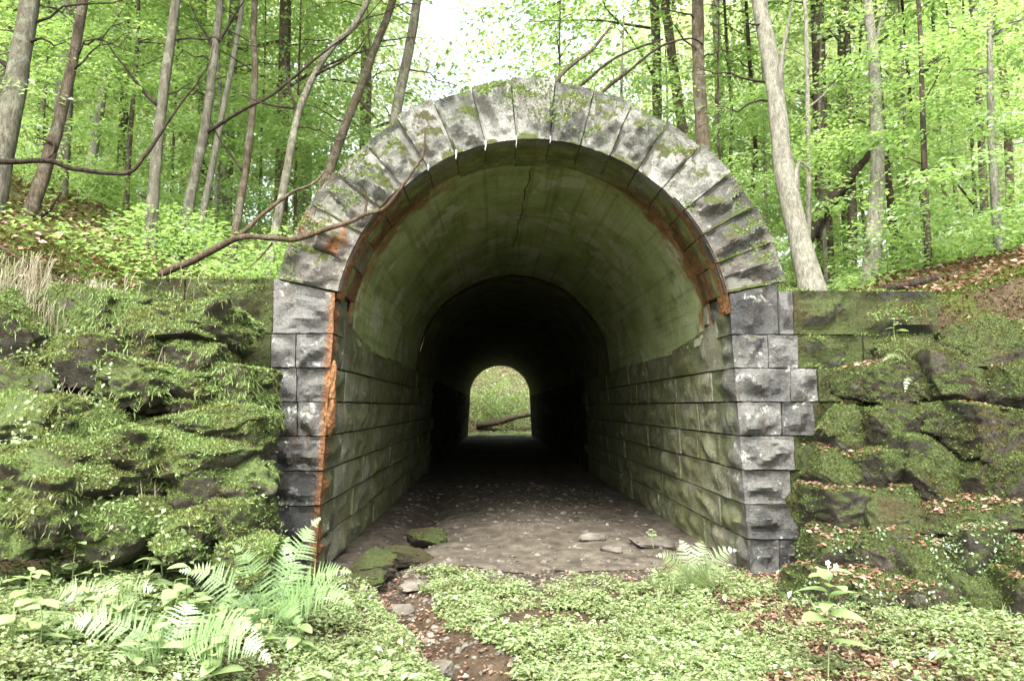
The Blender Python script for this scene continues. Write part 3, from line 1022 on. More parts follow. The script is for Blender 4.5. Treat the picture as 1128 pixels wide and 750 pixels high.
L_ROCKS = [(44, 142, 378, 432), (130, 200, 396, 448), (186, 244, 378, 416), (190, 250, 408, 452), (198, 250, 438, 470),
           (172, 272, 452, 486), (170, 270, 478, 524), (-20, 76, 440, 490), (70, 136, 452, 506), (118, 188, 478, 522),
           (104, 184, 512, 556), (-20, 106, 486, 552), (196, 250, 516, 566), (238, 298, 508, 556), (30, 138, 322, 384),
           (128, 228, 344, 384), (-20, 50, 330, 400), (-20, 50, 396, 446), (236, 292, 552, 598), (180, 244, 560, 606), (100, 186, 552, 604),
           (20, 106, 546, 600), (-30, 40, 552, 616), (196, 262, 340, 384), (226, 290, 404, 446), (232, 292, 448, 500), (140, 186, 372, 404), (250, 300, 590, 628)]
R_ROCKS = [(930, 1000, 402, 446), (985, 1056, 380, 440), (1040, 1140, 352, 410), (1010, 1090, 398, 452), (1078, 1150, 400, 470),
           (904, 962, 452, 500), (956, 1012, 450, 498), (1006, 1054, 446, 488), (1050, 1134, 446, 500),
           (896, 940, 497, 541), (938, 986, 496, 540), (982, 1056, 486, 556), (1052, 1088, 496, 550), (1084, 1140, 500, 566),
           (890, 948, 538, 582), (944, 1018, 536, 584), (1014, 1130, 548, 594),
           (890, 942, 580, 626), (938, 984, 582, 630), (980, 1046, 588, 642), (1042, 1108, 584, 640), (1100, 1150, 590, 640),
           (890, 944, 624, 668), (940, 994, 626, 678), (986, 1050, 636, 694), (1046, 1106, 632, 682), (1098, 1150, 632, 690), (1085, 1140, 470, 515), (960, 1010, 420, 456)]
rr_ = np.random.default_rng(31)
VINE_SRC = []
for k, (a, b, c, d) in enumerate(L_ROCKS):
    Y = float(YL((a + b) / 2, (c + d) / 2)) + rr_.uniform(-0.08, 0.08)
    q, f = rock(a, b, c, d, Y, 0.62 + rr_.uniform(-0.1, 0.2), 500 + k, 0.45, 0.24, rr_.uniform(-0.18, 0.18), 5)
    obj('rubble_stone', make_mesh('rubble_stone', q, f, M_RUBBLE), rub_l)
    MOSS_SRC_L.append((q, f))
for k, (a, b, c, d) in enumerate(R_ROCKS):
    Y = float(YR((a + b) / 2, (c + d) / 2)) + rr_.uniform(-0.06, 0.06)
    q, f = rock(a, b, c, d, Y, 0.60 + rr_.uniform(-0.1, 0.15), 600 + k, 0.80, 0.14, rr_.uniform(-0.07, 0.07))
    obj('rubble_stone', make_mesh('rubble_stone', q, f, M_RUBBLE_R), rub_r)
    MOSS_SRC_R.append((q, f))
    if c >= 575 and a < 1110:
        VINE_SRC.append((q, f))


# ---------------------------------------------------------------- scatter helpers
def sample_surf(src, n, rng, up=-2.0, mask=None, up_hi=None):
    P0, N0, Wt = [], [], []
    tri = []
    for v, f in src:
        t = v[f]
        tri.append(np.concatenate([t[:, [0, 1, 2]], t[:, [0, 2, 3]]]))
    tri = np.concatenate(tri)
    nr = np.cross(tri[:, 1] - tri[:, 0], tri[:, 2] - tri[:, 0])
    ar = np.linalg.norm(nr, axis=1) / 2
    nr = nr / (2 * ar[:, None] + 1e-12)
    w = ar * (nr[:, 2] > up)
    i = rng.choice(len(tri), n, p=w / w.sum())
    a, b = rng.random(n), rng.random(n)
    fl = a + b > 1
    a[fl] = 1 - a[fl]; b[fl] = 1 - b[fl]
    p = tri[i, 0] + a[:, None] * (tri[i, 1] - tri[i, 0]) + b[:, None] * (tri[i, 2] - tri[i, 0])
    return p, nr[i]


def unit(a):
    return a / (np.linalg.norm(a, axis=1, keepdims=True) + 1e-9)


def kites(p, d, up, L, W, fold=0.25, droop=0.0):
    """leaf shaped four-point kites: base p, direction d, up-ish normal"""
    n = len(p)
    L = np.broadcast_to(L, (n,))[:, None]; W = np.broadcast_to(W, (n,))[:, None]
    d = unit(d); s = unit(np.cross(d, up)); u = np.cross(s, d)
    mid = p + d * L * 0.45
    l = mid + s * W * 0.5 + u * W * fold * 0.5
    r = mid - s * W * 0.5 + u * W * fold * 0.5
    t = p + d * L - u * L * droop
    v = np.stack([p, l, t, r], 1).reshape(-1, 3)
    k = np.arange(n)[:, None] * 4
    f = np.concatenate([k + np.array([0, 2, 1]), k + np.array([0, 3, 2])])
    return v, f


def tufts(name, src, n, rng, mat, lo, hi, parent=None, up=0.1, maskscale=2.6, thr=-0.1, **props):
    p, nr = sample_surf(src, n, rng, up)
    m = fbm(p * maskscale, 5, 3) + 0.55 * nr[:, 2] > thr
    p, nr = p[m], nr[m]
    n = len(p)
    d = nr * 0.55 + rng.normal(0, 0.7, (n, 3)) + np.array((0, 0, 0.1))
    v, f = kites(p - nr * 0.004, d, nr + rng.normal(0, .5, (n, 3)), rng.uniform(lo, hi, n), rng.uniform(0.25, 0.5, n) * hi, 0.3)
    return obj(name, make_mesh(name, v, f, mat, False), parent, **props)


rm = np.random.default_rng(41)
NW_L = len(MOSS_SRC_L) - len(L_ROCKS); NW_R = len(MOSS_SRC_R) - len(R_ROCKS)
tufts('moss', MOSS_SRC_L[NW_L:], 230000, rm, M_MOSS, 0.010, 0.036, rub_l, 0.0, 2.6, -0.05, kind='stuff')
tufts('moss', MOSS_SRC_L[:NW_L], 60000, rm, M_MOSS_R, 0.008, 0.028, wall_l, -0.3, 2.2, -0.25, kind='stuff')
tufts('moss', MOSS_SRC_R[:NW_R], 60000, rm, M_MOSS_R, 0.008, 0.024, wall_r, -0.3, 2.2, -0.10, kind='stuff')
tufts('top_moss', MOSS_SRC_L[:NW_L], 14000, rm, M_MOSS, 0.02, 0.06, wall_l, 0.55, 2.2, -0.4, kind='stuff')
tufts('top_moss', MOSS_SRC_R[:NW_R], 14000, rm, M_MOSS, 0.02, 0.055, wall_r, 0.55, 2.2, -0.1, kind='stuff')
# drooping beards of moss and small leaves under and over the left ledges
pb, nb_ = sample_surf(MOSS_SRC_L[NW_L:], 40000, rm, -0.35)
kb = (fbm(pb * 3.1, 44, 3) > 0.30) & (nb_[:, 2] < 0.75) & (nb_[:, 1] < 0.25)
pb, nb_ = pb[kb], nb_[kb]; n = len(pb)
v, f = kites(pb + nb_ * 0.01, nb_ * 0.5 + np.array((0, -0.2, -1.0)) + rm.normal(0, .35, (n, 3)), nb_ + rm.normal(0, .4, (n, 3)), rm.uniform(.03, .10, n), rm.uniform(.004, .010, n))
obj('moss_beard', make_mesh('moss_beard', v, f, M_MOSS, False), rub_l, kind='stuff')
pb, nb_ = sample_surf(MOSS_SRC_L[NW_L:], 9000, rm, 0.1)
kb = (fbm(pb * 1.3, 47, 3) + 0.55 * sstep(1.9, 0.5, pb[:, 2]) + 0.30 * sstep(-3.3, -4.5, pb[:, 0]) > 0.55) & (nb_[:, 1] < 0.4)
pb, nb_ = pb[kb], nb_[kb]; n = len(pb)
v, f = kites(pb + nb_ * rm.uniform(.01, .10, (n, 1)), rm.normal(0, 1, (n, 3)) + np.array((0, -0.5, -0.2)), np.array((0, -0.3, 1.0)) + rm.normal(0, .35, (n, 3)), rm.uniform(.02, .055, n), rm.uniform(.015, .036, n))
obj('bank_plants', make_mesh('bank_plants', v, f, M_GROUND_LEAF, False), kind='stuff', label='small leaved plants spilling over the left mossy rubble', category='plants')
tufts('moss', MOSS_SRC_R[NW_R:], 160000, rm, M_MOSS_R, 0.008, 0.030, rub_r, -0.2, 2.4, -0.12, kind='stuff')


# moss on the ring stones' backs
def ring_moss():
    p, nr = sample_surf(VOUS_SRC, 90000, rm, -0.2)
    r = np.hypot(p[:, 0], p[:, 2] - ZC); up = (p[:, 2] - ZC) / r
    m = (p[:, 1] < 0.45) & (r > R_IN + 0.05) & (fbm(p * 3.2, 8, 4) + 1.7 * (r - R_OUT) + 0.5 * np.maximum(nr[:, 2], 0) + 0.22 * up > -0.08)
    p, nr = p[m], nr[m]; n = len(p)
    v, f = kites(p + nr * 0.004, nr * 0.35 + rm.normal(0, .7, (n, 3)), nr + rm.normal(0, .5, (n, 3)), rm.uniform(0.012, 0.034, n), 0.014)
    obj('ring_moss', make_mesh('ring_moss', v, f, M_MOSS, False), tunnel, kind='stuff')


ring_moss()


# moss and undergrowth on the exposed earth banks
def bank_scatter(name, n, x0, x1, y0, y1, fn, mat, lo, hi, rng, thr, kind='stuff', lab=None, cat=None, lift=0.0, steep=None, exclude=None, seed=5, sc=1.2, flat=0.6, wr=0.45):
    x = rng.uniform(x0, x1, n); y = rng.uniform(y0, y1, n)
    z = fn(x, y)
    m = fbm2(x, y, sc, seed) > thr
    if exclude is not None:
        m &= ~exclude(x, y)
    x, y, z = x[m], y[m], z[m]
    n = len(x)
    p = np.stack([x, y, z + rng.uniform(0, 1, n) * lift], 1)
    az = rng.uniform(0, 2 * math.pi, n)
    d = np.stack([np.cos(az), np.sin(az), rng.normal(0.3, flat, n)], 1)
    up = np.stack([rng.normal(0, .3, n), rng.normal(0, .3, n), np.ones(n)], 1)
    L = rng.uniform(lo, hi, n)
    v, f = kites(p, d, up, L, L * wr * rng.uniform(0.8, 1.4, n), 0.3, 0.15)
    o = obj(name, make_mesh(name, v, f, mat, False), None, kind=kind)
    if lab:
        o['label'] = lab; o['category'] = cat
    return o


rs = np.random.default_rng(53)
bank_scatter('moss_cover', 110000, -7.0, -2.5, -3.2, 0.4, zfront, M_MOSS, 0.015, 0.05, rs, -0.6, lab='moss growing over the left earth bank', cat='moss')
bank_scatter('moss_cover', 70000, 2.6, 6.0, -2.6, 0.5, zfront, M_MOSS_R, 0.012, 0.04, rs, -0.45, lab='moss growing over the right earth bank', cat='moss')

# ---------------------------------------------------------------- ground cover, litter, gravel
on_gully = lambda x, y: np.abs(x - gully_x(y)) < 0.26 + 0.14 * fbm2(x, y, 2.5, 77)


def cover(n):
    x = rs.uniform(-5.2, 3.4, n); y = rs.uniform(-5.6, 0.1, n)
    dens = 0.72 + 0.8 * fbm2(x, y, 1.2, 15) + 0.7 * fbm2(x, y, 4, 16) - 0.25 * sstep(-1.4, -2.2, x)
    dens = dens + 0.55 * sstep(-1.2, -2.6, y) - 0.75 * sstep(-0.6, 0.1, y) - 0.95 * sstep(0.95, 2.0, x - 0.30 * (y + 2)) * sstep(-4.4, -3.2, y) - 0.35 * (fbm2(x, y, 2.2, 23) > 0.25)
    m = (dens > rs.uniform(0, 0.9, n)) & ~on_gully(x, y)
    x, y = x[m], y[m]
    n = len(x)
    h = np.abs(rs.normal(0, 1, n)) * 0.03 + 0.012 + 0.10 * np.maximum(0, fbm2(x, y, 3.4, 18)) * rs.random(n)
    c = np.stack([x, y, zfront(x, y) + h], 1)
    V, Fq, off = [], [], 0
    az0 = rs.uniform(0, 2 * math.pi, n)
    for k in range(3):
        az = az0 + k * 2.1 + rs.normal(0, .3, n)
        d = np.stack([np.cos(az), np.sin(az), rs.normal(0.15, .3, n)], 1)
        L = (0.010 + 0.032 * rs.random(n) ** 1.6) * (1 + 0.5 * fbm2(x, y, 3.0, 19))
        v, f = kites(c + rs.normal(0, 0.004, (n, 3)), d, np.tile((0, 0, 1.0), (n, 1)) + rs.normal(0, .25, (n, 3)), L, L * 0.75, 0.25, 0.2)
        V.append(v); Fq.append(f + off); off += len(v)
    return make_mesh('ground_cover', np.concatenate(V), np.concatenate(Fq), M_GROUND_LEAF, False)


obj('ground_cover', cover(170000), kind='stuff', label='low pale green ground plants carpeting the tunnel approach', category='ground plants')


def litter(n, x0, x1, y0, y1, fn, keep, name, lab, lo=0.03, hi=0.065):
    x = rs.uniform(x0, x1, n); y = rs.uniform(y0, y1, n)
    m = keep(x, y) > rs.uniform(0, 1, n)
    x, y = x[m], y[m]; n = len(x)
    p = np.stack([x, y, fn(x, y) + rs.uniform(0.004, 0.03, n)], 1)
    az = rs.uniform(0, 2 * math.pi, n)
    d = np.stack([np.cos(az), np.sin(az), rs.normal(0, .25, n)], 1)
    L = rs.uniform(lo, hi, n)
    v, f = kites(p, d, np.tile((0, 0, 1.0), (n, 1)) + rs.normal(0, .45, (n, 3)), L, L * rs.uniform(.5, .85, n), 0.5, -0.1)
    obj(name, make_mesh(name, v, f, M_LITTER, False), kind='stuff', label=lab, category='fallen leaves')


litter(26000, -3.5, 5.0, -5.5, 0.3, zfront, lambda x, y: 0.16 + 0.9 * sstep(0.9, 2.0, x - 0.30 * (y + 2)) + 0.5 * (np.abs(x - gully_x(y)) < 0.4) + 0.4 * (fbm2(x, y, 1.6, 91) > 0.3) * (x > 0), 'leaf_litter', 'brown fallen leaves scattered over the ground before the tunnel', 0.022, 0.052)
litter(10000, 0.9, 4.2, -4.6, -0.2, zfront, lambda x, y: sstep(0.85, 1.7, x - 0.30 * (y + 2)), 'leaf_litter', 'dense reddish fallen leaves on the ground below the right rubble wall', 0.025, 0.058)
litter(9000, 3.0, 9.0, 0.4, 6.0, zhill, lambda x, y: 0.9 + 0 * x, 'leaf_litter', 'brown fallen leaves on the slope above the right wing wall', 0.05, 0.10)
litter(6000, -7.5, -3.4, -2.2, 0.38, zfront, lambda x, y: 0.85 * (zfront(x, y) > 2.5), 'leaf_litter', 'brown fallen leaves on the turf at the top of the left bank', 0.04, 0.08)
litter(7000, -9.0, -3.2, 0.4, 6.0, zhill, lambda x, y: 0.7 + 0 * x, 'leaf_litter', 'brown fallen leaves on the slope above the left bank', 0.05, 0.10)
# leaves lying on the ledges of the right rubble
p, nr = sample_surf(MOSS_SRC_R[-len(R_ROCKS):], 5200, rs, 0.78)
m = (fbm(p * 1.6, 13, 3) > -0.02) | ((p[:, 2] < 0.95) & (p[:, 2] > 0.55))
p, nr = p[m], nr[m]
n = len(p)
az = rs.uniform(0, 6.28, n)
v, f = kites(p + nr * 0.012, np.stack([np.cos(az), np.sin(az), rs.normal(0, .2, n)], 1), nr + rs.normal(0, .35, (n, 3)), rs.uniform(.03, .06, n), rs.uniform(.02, .04, n), 0.4)
obj('leaf_litter', make_mesh('ledge_litter', v, f, M_LITTER, False), kind='stuff', label='reddish fallen leaves lying on the ledges of the right rubble wall', category='fallen leaves')


def pebbles(n, name, x0, x1, y0, y1, fn, keep, lo, hi, lab):
    ico = np.array([(0, 0, 1), (.9, 0, .4), (.28, .85, .4), (-.72, .53, .4), (-.72, -.53, .4), (.28, -.85, .4), (.72, .53, -.4), (-.28, .85, -.4), (-.9, 0, -.4), (-.28, -.85, -.4), (.72, -.53, -.4)], float)
    fc = np.array([(0, 1, 2), (0, 2, 3), (0, 3, 4), (0, 4, 5), (0, 5, 1), (1, 6, 2), (2, 6, 7), (2, 7, 3), (3, 7, 8), (3, 8, 4), (4, 8, 9), (4, 9, 5), (5, 9, 10), (5, 10, 1), (1, 10, 6)])
    x = rs.uniform(x0, x1, n); y = y0 + (y1 - y0) * rs.random(n) ** 1.3
    m = keep(x, y) > rs.random(n)
    x, y = x[m], y[m]; n = len(x)
    c = np.stack([x, y, fn(x, y)], 1)
    s = lo + (hi - lo) * rs.random(n) ** 3
    v = ico[None] * rs.uniform(0.65, 1.3, (n, 11, 1)) * (s[:, None, None] * rs.uniform(.6, 1.2, (n, 1, 3)) * np.array((1, 1, .6)))
    az = rs.uniform(0, 6.28, n); ca, sa = np.cos(az)[:, None], np.sin(az)[:, None]
    v = np.stack([v[..., 0] * ca - v[..., 1] * sa, v[..., 0] * sa + v[..., 1] * ca, v[..., 2]], -1) + c[:, None]
    f = (np.arange(n)[:, None, None] * 11 + fc[None]).reshape(-1, 3)
    obj(name, make_mesh(name, v.reshape(-1, 3), f, M_PEBBLE, True, 35), kind='stuff', label=lab, category='gravel')


pebbles(1600, 'gravel', -1.9, 2.0, -1.1, 0.4, zfront, lambda x, y: sstep(-1.1, 0.2, y + 0.3 * fbm2(x, y, 2, 5)), 0.006, 0.04, 'sparse gravel just outside the tunnel mouth')
pebbles(2600, 'gravel', -2.0, 2.0, 0.2, 9, zfloor, lambda x, y: 0.8 + 0 * x, 0.006, 0.05, 'grey gravel and small stones on the tunnel floor')
pebbles(2600, 'gravel', -2.2, 0.4, -4.2, 0.4, zfront, lambda x, y: 1.0 * (np.abs(x - gully_x(y)) < 0.42) + 0.0 * x, 0.008, 0.05, 'brown stones lining the small gully left of the approach')

# countable rocks by the left wall foot and on the floor
ROCKS = [(388, 432, 590, 642, 0.15, 'flat mossy rock at the foot of the left tunnel wall'), (424, 470, 566, 602, 0.9, 'second mossy rock inside along the left tunnel wall'),
         (452, 486, 548, 576, 1.9, 'mossy rock deepest along the left tunnel wall'), (392, 424, 628, 652, -0.25, 'dark wet rock in front of the left tunnel wall'),
         (664, 682, 574, 586, 1.1, 'small pale stone on the tunnel floor'), (696, 740, 566, 584, 1.4, 'flat grey slab stone by the right tunnel wall'),
         (446, 470, 624, 640, -0.3, 'small brown stone in the gully by the mossy rocks'), (430, 456, 650, 668, -0.9, 'brown stone halfway down the gully'),
         (462, 500, 716, 738, -2.7, 'pale flat stone at the near end of the gully'), (640, 664, 560, 572, 1.6, 'flat stone in the middle of the tunnel floor')]
for k, (a, b, c, d, Y, lab) in enumerate(ROCKS):
    fn = zfront if Y < 0.3 else zfloor
    q, f = rock(a, b, c, d, Y, (b - a) * MPP(Y) * 0.9, 700 + k, 0.5, 0.2)
    q[:, 2] = q[:, 2].min() + (q[:, 2] - q[:, 2].min()) * 0.55
    q = q + np.array((0, 0, float(fn(q[:, 0].mean(), q[:, 1].mean()).ravel()[0]) - q[:, 2].min() - 0.03))
    obj('loose_rock', make_mesh('loose_rock', q, f, M_RUBBLE_R if k < 4 else M_PEBBLE), label=lab, category='rock')

for a_, b_, c_, d_ in ((358, 369, 404, 436), (357, 368, 443, 472)):
    q, f = rock(a_, b_, c_, d_, 0.085, 0.12, 900 + c_, 0.35, 0.3, 0, 2)
    obj('iron_lump', make_mesh('iron_lump', q, f, M_CRUST), tunnel, label='lump of orange iron deposit on the left arris')
# vine leaves over the lower right stones, hanging roots on the left turf edge
p, nr = sample_surf(VINE_SRC, 16000, rs, -0.4)
m = (fbm(p * 2.2, 33, 3) > 0.02) & (nr[:, 1] < 0.4)
p, nr = p[m], nr[m]; n = len(p)
d = rs.normal(0, 1, (n, 3)) + np.array((0, -0.4, -0.6))
v, f = kites(p + nr * rs.uniform(.01, .05, (n, 1)), d, nr + rs.normal(0, .4, (n, 3)), rs.uniform(.012, .034, n), rs.uniform(.010, .025, n))
obj('creeping_vine', make_mesh('creeping_vine', v, f, M_VINE, False), kind='stuff', label='small leaved creeper spreading over the lower right stones', category='creeper')


def strands(spots, name, lab):
    A = Acc()
    for a, b, py, ln, cnt in spots:
        for _ in range(cnt):
            px = random.uniform(a, b); y0 = py + random.uniform(-16, 16)
            Y = float(YL(px, y0)) - 0.24 - random.random() * 0.10
            q = P(px, y0, Y)
            L = ln * random.uniform(0.4, 1.2) * MPP(Y)
            w = random.uniform(0.0010, 0.0028)
            dx = random.uniform(-.05, .05)
            ph = random.uniform(0, 6)
            pts = [q + np.array((dx * t * t + 0.015 * math.sin(t * 5 + ph), -0.06 * math.sin(t * 1.6), 0.03 * math.sin(t * 3) - L * t)) for t in np.linspace(0, 1, 5)]
            v = np.array([x + np.array((s * w, 0, 0)) for x in pts for s in (-1, 1)])
            A.add(v, np.array([(2 * k, 2 * k + 1, 2 * k + 3, 2 * k + 2) for k in range(4)]))
    obj(name, A.mesh(name, M_ROOT, False), kind='stuff', label=lab, category='roots')


strands([(0, 60, 292, 50, 90), (0, 40, 310, 44, 60), (30, 130, 322, 52, 170), (98, 118, 320, 80, 90), (160, 192, 376, 52, 60), (60, 100, 430, 36, 26), (0, 60, 500, 50, 40), (120, 180, 520, 50, 22), (20, 100, 500, 60, 30), (140, 230, 306, 28, 14), (205, 225, 380, 30, 10)],
        'hanging_roots', 'pale dry grass and roots hanging off the left bank edges')


# ---------------------------------------------------------------- ferns and plants
def frond_mesh(base, tip, lift, wmax, mat, npin=24, roll=0.0):
    wmax = wmax * 1.5
    base, tip = np.asarray(base, float), np.asarray(tip, float)
    L = np.linalg.norm(tip - base)
    mid = (base + tip) / 2 + np.array((0, 0, lift * L))
    path = smooth_path([base, base * 0.3 + mid * 0.7 + (0, 0, 0.12 * lift * L), mid * 0.55 + tip * 0.45 + (0, 0, 0.30 * lift * L), tip], 40)
    A = Acc()
    v, fs = tube(path, np.linspace(0.0045, 0.001, 40), 4)
    A.add(v, fs)
    t = np.gradient(path, axis=0); t = unit(t)
    side = unit(np.cross(t, np.array((0.0, -0.75, 0.66))))
    up = np.cross(side, t)
    side = side * math.cos(roll) + up * math.sin(roll)
    for k in range(npin):
        u = 0.16 + 0.83 * k / (npin - 1)
        i = min(39, int(u * 39))
        ln = wmax * (math.sin(math.pi * min(1, (u - 0.02) * 0.62 + 0.22)) ** 1.3) * (1 - max(0, u - 0.55) / 0.5) ** 0.8
        ln = max(ln, 0.006)
        for s in (-1, 1):
            b = path[i]
            d = side[i] * s + t[i] * 0.35 + np.random.default_rng(k * 2 + s + 9).normal(0, .06, 3)
            d /= np.linalg.norm(d)
            wdt = L * 0.83 / npin * 1.0
            m = 10
            vv = []
            for q in range(m + 1):
                w = wdt * (1 - (q / m) ** 1.6) * (0.8 if q == 0 else 1.0)
                c = b + d * ln * q / m - np.array((0, 0, 1)) * 0.12 * ln * (q / m) ** 2
                z = (1 if q % 2 else 0.55)
                vv += [c + t[i] * w * 0.5 * z, c - t[i] * w * 0.5 * z]
            A.add(vv, np.array([(2 * q, 2 * q + 1, 2 * q + 3, 2 * q + 2) for q in range(m)]))
    return A.mesh('frond', mat, False)


def fern(base, tips, label, mat, lift=0.22, wmax=0.11, group='ferns'):
    o = thing('fern', base, label, 'fern', group)
    for k, tp in enumerate(tips):
        obj('frond', frond_mesh(base, tp, lift, wmax, mat, int(max(12, min(28, 44 * np.linalg.norm(np.asarray(tp) - np.asarray(base))))), random.uniform(-0.25, 0.25)), o)
    return o


def onground(px, py, z0=0.0):
    p = G(px, py, z0)
    for _ in range(8):
        p = G(px, py, min(1.3, zany(p[0], p[1])))
    return p


b1 = P(300, 648, -2.05); b1[2] = zany(b1[0], b1[1])
fern(b1, [P(354, 569, -2.0), P(388, 630, -2.35), P(391, 668, -2.75), P(258, 600, -2.1), P(196, 628, -2.2), P(330, 690, -2.9), P(240, 668, -2.6), P(318, 590, -1.7)], 'tall bright fern with arching fronds nearest the left tunnel corner', M_FERN, 0.16, 0.125)
b2 = P(188, 745, -3.05); b2[2] = zany(b2[0], b2[1])
fern(b2, [P(62, 692, -3.2), P(284, 694, -3.15), P(213, 660, -2.9), P(120, 736, -3.5), P(160, 690, -2.8), P(300, 730, -3.4)], 'overexposed fern low in the left foreground', M_FERN, 0.2, 0.115)
b3 = P(765, 632, -0.85); b3[2] = zany(b3[0], b3[1])
fern(b3, [P(722, 612, -0.9), P(812, 606, -0.95), P(748, 594, -0.7), P(790, 625, -1.2), P(742, 636, -1.3), P(775, 596, -0.6)], 'low fern growing at the foot of the right tunnel corner', M_FERN_D, 0.22, 0.10)
b4 = P(1008, 404, -0.85)
fern(b4, [P(986, 386, -0.95), P(1033, 392, -1.0), P(1016, 438, -1.15), P(997, 432, -1.15), P(972, 398, -1.0), P(1040, 410, -1.1)], 'small fern hanging from the right rubble wall', M_FERN_D, 0.2, 0.05)
b5 = P(120, 690, -2.6); b5[2] = zany(b5[0], b5[1])
fern(b5, [P(52, 660, -2.6), P(172, 650, -2.6), P(110, 640, -2.4), P(150, 668, -2.8)], 'half hidden fern among broad leaves at lower left', M_FERN_D, 0.22, 0.10)


def oval_leaf(L, W, droop=0.25, fold=0.2, n=6):
    v = []
    for k in range(n + 1):
        t = k / n
        w = W * 0.5 * (math.sin(math.pi * t ** 0.8) ** 0.75 if 0 < t < 1 else 0.02)
        z = -droop * L * t * t
        v += [(t * L, -w, z + fold * w), (t * L, 0, z), (t * L, w, z + fold * w)]
    f = []
    for k in range(n):
        f += [(3 * k, 3 * k + 3, 3 * k + 4, 3 * k + 1), (3 * k + 1, 3 * k + 4, 3 * k + 5, 3 * k + 2)]
    return np.array(v), np.array(f)


LEAF_ME = []
for k in range(4):
    v, f = oval_leaf(1.0, 0.46 + 0.06 * k, 0.16 + 0.06 * k, 0.2)
    LEAF_ME.append(make_mesh('broad_leaf', v, f, M_PLANT, True))


def plant(base, height, nleaf, size, label, group=None, lean=(0, 0), flower=0, name='leafy_plant'):
    size = size * 1.45; height = height * 1.25
    o = thing(name, base, label, 'plant', group)
    base = np.asarray(base, float)
    top = base + np.array((lean[0], lean[1], height))
    path = smooth_path([base - (0, 0, .05), base * .5 + top * .5 + np.array((random.uniform(-.03, .03), 0, 0)), top], 10)
    v, fs = tube(path, np.linspace(.006, .003, 10), 5)
    obj('stem', make_mesh('stem', v, fs, M_STEM), o)
    for k in range(nleaf):
        t = 0.35 + 0.65 * k / max(1, nleaf - 1)
        p = base + (top - base) * t
        az = k * 2.4 + random.uniform(-.4, .4)
        c = obj('leaf', random.choice(LEAF_ME), o)
        c.matrix_parent_inverse = Matrix.Identity(4)
        c.location = Vector(p - base)
        s = size * random.uniform(.75, 1.15) * (1.1 - 0.45 * t)
        c.scale = (s, s, s)
        c.rotation_euler = (random.uniform(-.25, .25), random.uniform(-.45, .05), az)
    for k in range(flower):
        A = Acc()
        q = top + np.array((0.05 * k - 0.01, 0, 0.05 - 0.02 * k))
        for j in range(5):
            a = j * 1.257
            vv, ff = kites(q[None], np.array([(math.cos(a), -0.5, math.sin(a))]), np.array([(0, -1.0, 0.2)]), 0.022, 0.014, 0.2)
            A.add(vv, ff)
        v, fs = tube([top - (0, 0, .02), q], [.002, .0015], 4)
        A.add(v, fs)
        obj('flower', A.mesh('flower', M_PETAL, False), o, label='small white flower')
    return o


pl = [(206, 655, -2.5, .30, 5, .17, 'plant with the largest pale heart shaped leaf beside the tall fern'), (112, 610, -2.1, .25, 6, .13, 'leafy plant under the mossy rubble at far left'),
      (82, 640, -2.3, .28, 6, .14, 'leafy plant left of the half hidden fern'), (165, 632, -2.2, .22, 5, .13, 'leafy plant between rubble and the tall fern'),
      (30, 700, -2.9, .24, 6, .13, 'leafy plant at the lower left picture edge'), (240, 735, -3.2, .18, 5, .13, 'broad leaved plant in front of the overexposed fern'),
      (350, 742, -3.3, .12, 6, .11, 'low leafy plant at the bottom left of the gully'), (20, 620, -2.2, .3, 7, .12, 'leafy plant hugging the bank at the left edge'),
      (60, 560, -1.9, .26, 6, .12, 'leafy plant growing out of the left moss bank'), (270, 610, -1.7, .16, 5, .09, 'small leafy plant at the foot of the left wing wall'),
      (560, 735, -3.1, .08, 6, .09, 'low bright leafy rosette in the bottom middle'), (650, 745, -3.2, .10, 6, .10, 'bright leafy plant at the bottom edge right of middle'),
      (130, 700, -3.0, .26, 6, .13, 'leafy plant between the two left foreground ferns'), (40, 745, -3.4, .22, 6, .14, 'blurred leafy plant in the bottom left corner'),
      (400, 735, -3.2, .08, 5, .09, 'low leafy seedling beside the gully'), (210, 590, -1.7, .18, 5, .09, 'leafy sprig at the base of the left rubble')]
for px, py, Y, h, nl, s, lab in pl:
    b = P(px, py, Y); b[2] = zany(b[0], b[1]) - 0.01
    plant(b, h, nl, s, lab, 'leafy plants on the left and bottom')
rp = random.Random(12)
where = ['between the left foreground ferns', 'in front of the left rubble', 'at the lower left edge']
for k in range(44):
    px, py = rp.uniform(-10, 330), rp.uniform(600, 760)
    Y = -1.75 - (py - 600) / 150 * 1.6
    b = P(px, py, Y); b[2] = zany(b[0], b[1]) - 0.01
    w_ = 2 if px < 60 else (1 if py < 660 else 0)
    plant(b, rp.uniform(.08, .24), rp.randint(4, 7), rp.uniform(.06, .15), 'small broad leaved plant ' + where[w_], 'small plants ' + where[w_])
bf = P(912, 748, -2.95); bf[2] = zany(bf[0], bf[1])
plant(bf, 0.52, 14, 0.17, 'tall broad leaved plant with small white flowers at lower right', None, (0.03, 0.0), 2, 'flowering_plant')
for px, py, Y, h, s, lab in ((986, 372, -0.5, .14, .09, 'sprig of leaves on top of the right rubble wall'), (150, 330, -0.7, .16, .07, 'sprig growing from the left turf edge'), (170, 500, -1.75, .16, .08, 'sprig on the left mossy rocks'), (196, 345, -0.75, .14, .06, 'sprig above the hanging roots beside the left wing wall'), (720, 598, -0.3, .1, .06, 'sprig at the right edge of the tunnel floor')):
    b = P(px, py, Y)
    plant(b, h, 5, s, lab)

